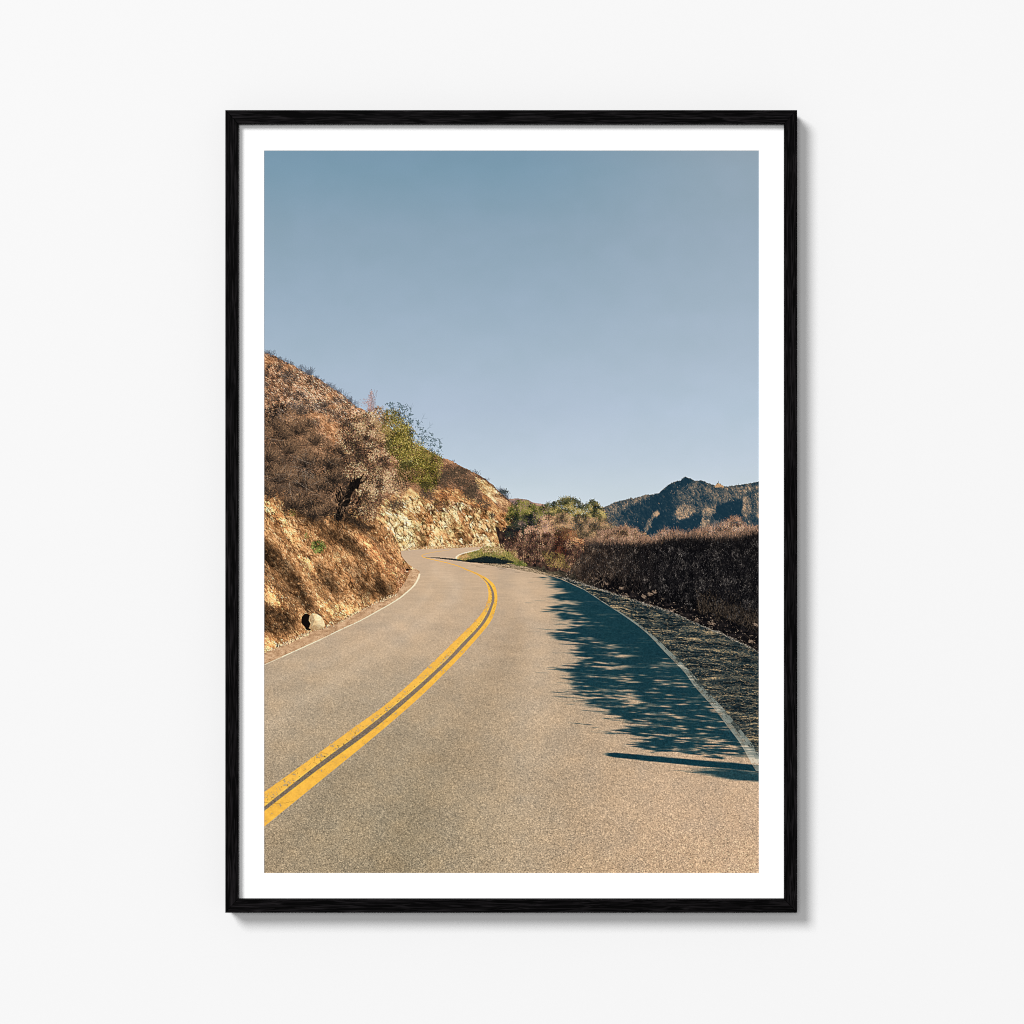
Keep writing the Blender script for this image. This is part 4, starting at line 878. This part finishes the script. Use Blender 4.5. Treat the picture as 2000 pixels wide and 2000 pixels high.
    # feathery sprays of twigs reaching out of it
    for k in range(520):
        y0 = 1118 + 350 * R.random() ** .9
        xe = float(np.interp(y0, yb, xbv)); g = min(1.1, max(.14, (y0 - 1112) / 300))
        tipx = xe + abs(R.normal(0, 26)) * (.4 + g) - 4
        L = R.uniform(24, 90) * (.35 + .75 * g)
        m_ = R.integers(4, 10)
        t_ = R.random(m_) ** .7
        sx = tipx + L * t_ + R.normal(0, 3, m_); sy = y0 + R.normal(0, 2.6, m_) * g * (.4 + t_) + (sx - 1200) * .035 * 0
        slope = np.interp(y0, [1118, 1250, 1470], [.0, .03, .085])
        sy = sy + (sx - tipx) * slope
        strokes(sx, sy, math.pi + slope + R.normal(0, .05, m_), (8 + 30 * R.random(m_)) * (.35 + .65 * g), (1.0 + 3.2 * g * R.random(m_)), np.ones((m_, 1), f32), R.normal(0, .05, m_), (.22 + .5 * R.random(m_)) * np.interp(y0, [1118, 1290, 1330, 1470], [1, .95, .72, .8]), dst=Dm)
    for x0, y0, ln_, w_, a_ in [(1190, 1238, 150, 1.6, .7), (1160, 1194, 100, 2.2, .6), (1150, 1242, 96, 1.4, .6), (1180, 1262, 90, 2.2, .7), (1180, 1246, 110, 1.6, .5), (1190, 1310, 104, 2.4, .6), (1200, 1316, 108, 1.8, .55), (1196, 1335, 90, 2.2, .6), (1200, 1352, 96, 2.4, .6), (1210, 1368, 90, 2.6, .6), (1140, 1136, 76, 1.2, .7), (1150, 1169, 80, 1.6, .7), (1250, 1400, 70, 2.8, .6), (1300, 1446, 70, 3, .6), (1300, 1459, 76, 3, .6)]:
        strokes(x0, y0 + R.normal(0, 1), math.pi + .03, ln_, w_, np.ones((1, 1), f32), R.normal(0, .02), a_, dst=Dm)
    n = 420; y0 = 1130 + 330 * R.random(n); g = np.clip((y0 - 1112) / 300, .14, 1.1)
    strokes(np.interp(y0, yb, xbv) + R.normal(30, 30, n) * (.3 + g), y0, math.pi + np.interp(y0, [1118, 1250, 1470], [.0, .03, .085]) + R.normal(0, .03, n), (14 + 44 * R.random(n)) * (.3 + .7 * g), .6 + 1.4 * g * R.random(n), np.ones((n, 1), f32), R.normal(0, .03, n), .2 + .5 * R.random(n), dst=Dm)
    # slim gaps where the sun comes through
    n = 900; y0 = 1140 + 330 * R.random(n) ** .75; g = np.clip((y0 - 1112) / 300, .14, 1.1)
    xl = np.interp(y0, yb, xbv); xr = np.interp(y0, re[:, 1], re[:, 0])
    x0 = xl + (xr - xl) * R.random(n) ** .8
    a_ = np.where(y0 > 1370, .75, np.where(y0 > 1290, .65, .32)) * R.uniform(.2, 1.1, n)
    strokes(x0, y0, np.interp(y0, [1118, 1250, 1470], [.0, .03, .085]) + R.normal(0, .05, n), (6 + 34 * R.random(n) ** 2) * (.35 + .7 * g), .6 + 1.9 * g * R.random(n) ** 2, np.zeros((n, 1), f32), R.normal(0, .05, n), a_, dst=Dm)
    dd_ = Dm[b][..., 0]
    for _ in range(3):
        dd_[1:-1, 2:-2] = (dd_[1:-1, 2:-2] * 2 + dd_[:-2, 2:-2] + dd_[2:, 2:-2] + dd_[1:-1, :-4] + dd_[1:-1, 4:]) / 6
    D = sst(.06, .92, dd_ + (dd_ > .03) * (st2 * .55 + st * .35) * np.interp(by, [1118, 1270, 1330], [.6, 1., 1.55]))
    for _ in range(2):
        D[:, 6:-6] = (D[:, 6:-6] * 2 + D[:, 3:-9] + D[:, 9:-3] + D[:, :-12] + D[:, 12:]) / 6
    D[1:-1] = (D[1:-1] * 2 + D[:-2] + D[2:]) / 4
    D = np.where(yt > 1476, 0, D)
    # post shadow and the patch below it
    pc = 1472.5 + (bx - 1184) * .0945
    ph = np.interp(bx, [1180, 1200, 1300, 1482], [2.5, 4.6, 5.6, 7.0])
    tip = sst(1174, 1192, bx + st2 * 8)
    P = (1 - sst(.75, 1.25, np.abs(by - pc) / ph + st2 * .25)) * tip
    pt = 1493.5 + (bx - 1330) * .035
    Q = sst(1300, 1400, bx + st * 120 + st2 * 70) * (1 - sst(.6, 1.15, np.abs(by - 1502 - (bx - 1330) * .085) / np.interp(bx, [1320, 1400, 1482], [4, 8, 13]) + st * 1.0)) * (by > pc + ph - 2)
    Q *= .92
    D = np.maximum(np.maximum(D * .97, P), Q)
    # slender streaks feeding out of the shade on the left
    n = 46
    D = np.clip(D, 0, 1)
    gs = fbm(bx / 3, by / 1.8, 95, 2) - .5
    onroad = road[b] & ~sho[b]
    shade = img[b] * np.array([.075, .275, .385], f32) + np.array([4, 7, 10], f32) + gs[..., None] * np.array([9, 10, 10], f32)
    lines = m3[b]
    shl = img[b] * np.array([.52, .60, .64], f32)
    tgt = np.where(lines[..., None], shl, shade)
    dl = np.where(lines, np.clip(D * 1.0, 0, 1) * .8 + .12, D)
    img[b] = np.where((onroad | lines)[..., None], img[b] * (1 - dl[..., None]) + tgt * dl[..., None], img[b])
    # far slim shadow in the bend
    fs = inside([(829, 1088), (858, 1088.6), (890, 1091.2), (905, 1094), (940, 1097.5), (985, 1099.5), (1000, 1103), (960, 1100.5), (920, 1098.6), (895, 1095.4), (868, 1092.2), (845, 1089.6)])
    img[fs] = img[fs] * .22 + col(6, 16, 20)
    for x0, y0, ln, a in [(920, 1103, 44, .06), (930, 1106.5, 60, .07), (975, 1112, 40, .12), (1005, 1117, 36, .12), (1040, 1127, 44, .06)]:
        strokes(x0, y0, a, ln, 1.2, col(150, 130, 108), 0, .4)
    strokes(972, 1108.5, .12, 34, 1.4, col(120, 110, 98), .05, .5)

    # ---- boulder at the foot of the slope, its shadow, loose stones
    sh2 = inside(crv([(590, 1204), (598, 1198), (606, 1202), (610, 1214), (606, 1222), (612, 1230), (600, 1230), (596, 1224), (590, 1216), (590, 1204)], 6))
    img[sh2] = col(20, 15, 13)
    bo_p = crv([(605, 1204), (611, 1197.5), (620, 1199), (628, 1204), (633, 1212), (636, 1220), (633, 1226), (622, 1230), (612, 1231), (605, 1226), (608, 1219), (604, 1212), (605, 1204)], 8)
    bo = inside([(605, 1204), (611, 1197.5), (620, 1199), (628, 1204), (633, 1212), (636, 1221), (633, 1226), (622, 1230), (611, 1231), (604, 1226.5), (608, 1219), (604, 1212)])
    bn = fbm(XX / 6, YY / 5, 99, 3)
    lightb = np.clip(.62 + (XX - 618) / 60 - (YY - 1212) / 70 + (bn - .5) * .5, 0, 1)
    img[bo] = ramp(lightb, [(150, 112, 74), (206, 166, 118), (238, 208, 158), (250, 230, 184)])[bo]
    for poly, k in [([(604, 1204), (611, 1198), (615, 1211), (611, 1222), (604, 1226), (608, 1218)], .78), ([(611, 1222), (624, 1219), (634, 1226), (622, 1231), (604, 1228)], .86), ([(620, 1198), (629, 1204), (626, 1214), (616, 1210), (612, 1199)], 1.06)]:
        q = inside(poly) & bo; img[q] = np.minimum(img[q] * k, 250)
    strokes([608, 610, 613, 612, 618], [1200, 1220, 1206, 1222, 1224], [1.2, .2, 1.1, .1, .3], [12, 14, 12, 16, 10], 1.0, col(168, 126, 86), [.3, -.2, .1, .1, 0], .8, mask=bo)
    n = 130; x, y = pick(bo, n); strokes(x, y, R.random(n) * 6.3, 2.2, 1.0, ramp(R.random(n), [(196, 154, 108), (252, 236, 196)]), alpha=.45, mask=bo)
    for x0, y0 in [(602, 1240), (596, 1241), (588, 1246), (580, 1248), (572, 1252), (566, 1256), (548, 1259), (688, 1199), (694, 1197), (700, 1194), (640, 1221), (645, 1216)]:
        strokes(x0, y0, R.normal(-.4, .3), 3.5, 2.8, col(238, 208, 160), 0, 1.); strokes(x0 - 2, y0 + .6, 1.2, 2.5, 1.6, col(50, 36, 28), 0, .9)
    strokes(795, 1112, .1, 5, 4, col(24, 16, 14)); strokes(794, 1116, .1, 5, 1.6, col(240, 206, 170))
    strokes(542, 1258, 1.3, 6, 2.4, col(40, 28, 20))

    # ---- down to one cell per unit, then a little print sharpening and grain
    im = img.reshape(PH, S, PW, S, 3).mean((1, 3))
    bl = im.copy()
    bl[1:-1, 1:-1] = (im[:-2, 1:-1] + im[2:, 1:-1] + im[1:-1, :-2] + im[1:-1, 2:]) / 4
    def blur(a, r):
        for ax in (0, 1):
            p = np.pad(a, [(r + 1, r) if k == ax else (0, 0) for k in (0, 1, 2)], mode='edge').cumsum(ax)
            n_ = a.shape[ax]; w_ = 2 * r + 1
            a = (np.take(p, range(w_, w_ + n_), ax) - np.take(p, range(0, n_), ax)) / w_
        return a
    im = im + (im - bl) * .4 + (im - blur(im.astype(np.float64), 2)).astype(f32) * .45
    return np.clip(im, 0, 255) / 255.


def cliff_y(x):
    return np.interp(x, [742, 752, 775, 790, 812, 830, 860, 900, 940, 980, 1004], [1010, 994, 990, 966, 968, 976, 972, 978, 992, 1004, 1008]).astype(np.float32)


root = bpy.data.objects.new('framed_print', None)
scene.collection.objects.link(root)
root.location = px(998.5, 1782.8, 0)
root.empty_display_size = .05
root['label'] = 'thin black wooden frame holding a white-bordered photo print of a winding mountain road'
root['category'] = 'framed print'


def adopt(o):
    o.parent = root
    o.matrix_parent_inverse.identity()
    o.data.transform(Matrix.Translation(-root.location))
    return o


# black stained oak: fine open grain along each rail
def oak(name, along):
    m, n, l, b = mat(name, .6, .025)
    tc = n.new('ShaderNodeTexCoord')
    mp = n.new('ShaderNodeMapping')
    s = (26, 200, 560) if along == 'x' else (560, 200, 26)
    mp.inputs['Scale'].default_value = s
    nz = n.new('ShaderNodeTexNoise')
    nz.inputs['Scale'].default_value = 1.0
    nz.inputs['Detail'].default_value = 5
    nz.inputs['Roughness'].default_value = .6
    nz.inputs['Distortion'].default_value = 1.3
    r = n.new('ShaderNodeValToRGB')
    r.color_ramp.elements[0].position = .46
    r.color_ramp.elements[0].color = (.0004, .0003, .0004, 1)
    r.color_ramp.elements[1].position = .66
    r.color_ramp.elements[1].color = (.0115, .0100, .0110, 1)
    l.new(tc.outputs['Object'], mp.inputs['Vector'])
    l.new(mp.outputs['Vector'], nz.inputs['Vector'])
    l.new(nz.outputs['Fac'], r.inputs['Fac'])
    l.new(r.outputs['Color'], b.inputs['Base Color'])
    bp = n.new('ShaderNodeBump')
    bp.inputs['Strength'].default_value = .4
    bp.inputs['Distance'].default_value = .0006
    l.new(nz.outputs['Fac'], bp.inputs['Height'])
    l.new(bp.outputs['Normal'], b.inputs['Normal'])
    return m


oak_h, oak_v = oak('black_stained_oak_lengthwise', 'x'), oak('black_stained_oak_upright', 'z')
BACK = 0.006                              # the frame stands this far clear of the wall
xo, xi, yo, yi = (440, 1557), (464.9, 1532.1), (215, 1782.8), (241.5, 1756.4)
co = [(xo[0], yo[0]), (xo[1], yo[0]), (xo[1], yo[1]), (xo[0], yo[1])]
ci = [(xi[0], yi[0]), (xi[1], yi[0]), (xi[1], yi[1]), (xi[0], yi[1])]
for k in range(4):
    j = (k + 1) % 4
    ring = [co[k], co[j], ci[j], ci[k]]
    fr = [px(x, y, FRONT) for x, y in ring]
    bm = bmesh.new()
    slab(bm, fr, [(p.x, -BACK, p.z) for p in fr])
    bmesh.ops.recalc_face_normals(bm, faces=bm.faces[:])
    ed = [e for e in bm.edges if all(abs(v.co.y + FRONT) < 1e-6 for v in e.verts)]
    bmesh.ops.bevel(bm, geom=ed, offset=.0005, segments=2, affect='EDGES', profile=.5)
    adopt(from_bm('frame_rail', bm, oak_h if k % 2 == 0 else oak_v))

# white border: one sheet of card with an opening round the picture
MATD = 0.0175                             # depth of the white card's face
m_card, n, l, b = mat('white_border_card', .95, .0)
nz = n.new('ShaderNodeTexNoise'); nz.inputs['Scale'].default_value = 1400
tc = n.new('ShaderNodeTexCoord')
bp = n.new('ShaderNodeBump'); bp.inputs['Strength'].default_value = .02; bp.inputs['Distance'].default_value = .0002
l.new(tc.outputs['Object'], nz.inputs['Vector']); l.new(nz.outputs['Fac'], bp.inputs['Height']); l.new(bp.outputs['Normal'], b.inputs['Normal'])
b.inputs['Base Color'].default_value = (.93, .93, .93, 1)
bm = bmesh.new()
x0, x1, y0, y1 = 516, 1482, 294, 1705
A = [(452, 228), (1545, 228), (1545, 1770), (452, 1770)]
B = [(x0, y0), (x1, y0), (x1, y1), (x0, y1)]
rings = [[bm.verts.new(px(x, y, d)) for x, y in P] for P, d in ((A, MATD), (B, MATD), (B, MATD - .00035), (A, MATD - .00035))]
for a, c in zip(rings, rings[1:] + rings[:1]):
    for i in range(4):
        j = (i + 1) % 4
        bm.faces.new((a[i], a[j], c[j], c[i]))
adopt(from_bm('border_mat', bm, m_card))

# backing board, reaching back to the wall behind the frame
m_back, n, l, b = mat('brown_backing_board', .9, .1)
b.inputs['Base Color'].default_value = (.22, .15, .09, 1)
bm = bmesh.new()
P = [(470, 247), (1527, 247), (1527, 1751), (470, 1751)]
fr = [px(x, y, MATD - .001) for x, y in P]
slab(bm, fr, [(p.x, -.0002, p.z) for p in fr])
adopt(from_bm('backing_board', bm, m_back))

# the print itself: one flat sheet, its inks carried by the sheet's points
pic = paint_picture()
lin = np.where(pic <= .04045, pic / 12.92, ((pic + .055) / 1.055) ** 2.4) / GAIN
nh, nw = pic.shape[:2]
PRD = MATD - .0004
k = U * (CAM - PRD) / (CAM - FRONT)
gx = (np.linspace(x0 - .5, x1 + .5, nw) - 1000) * k - root.location.x
gz = (1000 - np.linspace(y0 - .5, y1 + .5, nh)) * k - root.location.z
co_ = np.empty((nh, nw, 3), np.float32)
co_[..., 0] = gx[None, :]; co_[..., 1] = -PRD - root.location.y; co_[..., 2] = gz[:, None]
idx = np.arange(nh * nw, dtype=np.int32).reshape(nh, nw)
quad = np.stack([idx[:-1, :-1], idx[1:, :-1], idx[1:, 1:], idx[:-1, 1:]], -1).reshape(-1)
me = bpy.data.meshes.new('photo_print')
me.vertices.add(nh * nw)
me.vertices.foreach_set('co', co_.reshape(-1))
me.loops.add(len(quad))
me.loops.foreach_set('vertex_index', quad)
nf = len(quad) // 4
me.polygons.add(nf)
me.polygons.foreach_set('loop_start', np.arange(0, len(quad), 4, dtype=np.int32))
me.update(calc_edges=True)
ink = me.attributes.new('ink', 'FLOAT_COLOR', 'POINT')
rgba = np.ones((nh * nw, 4), np.float32)
rgba[:, :3] = lin.reshape(-1, 3)
ink.data.foreach_set('color', rgba.reshape(-1))
m_ink, n, l, b = mat('matt_photo_paper_ink', .95, .0)
at = n.new('ShaderNodeAttribute')
at.attribute_name = 'ink'
l.new(at.outputs['Color'], b.inputs['Base Color'])
pr = link('photo_print', me, m_ink, root)
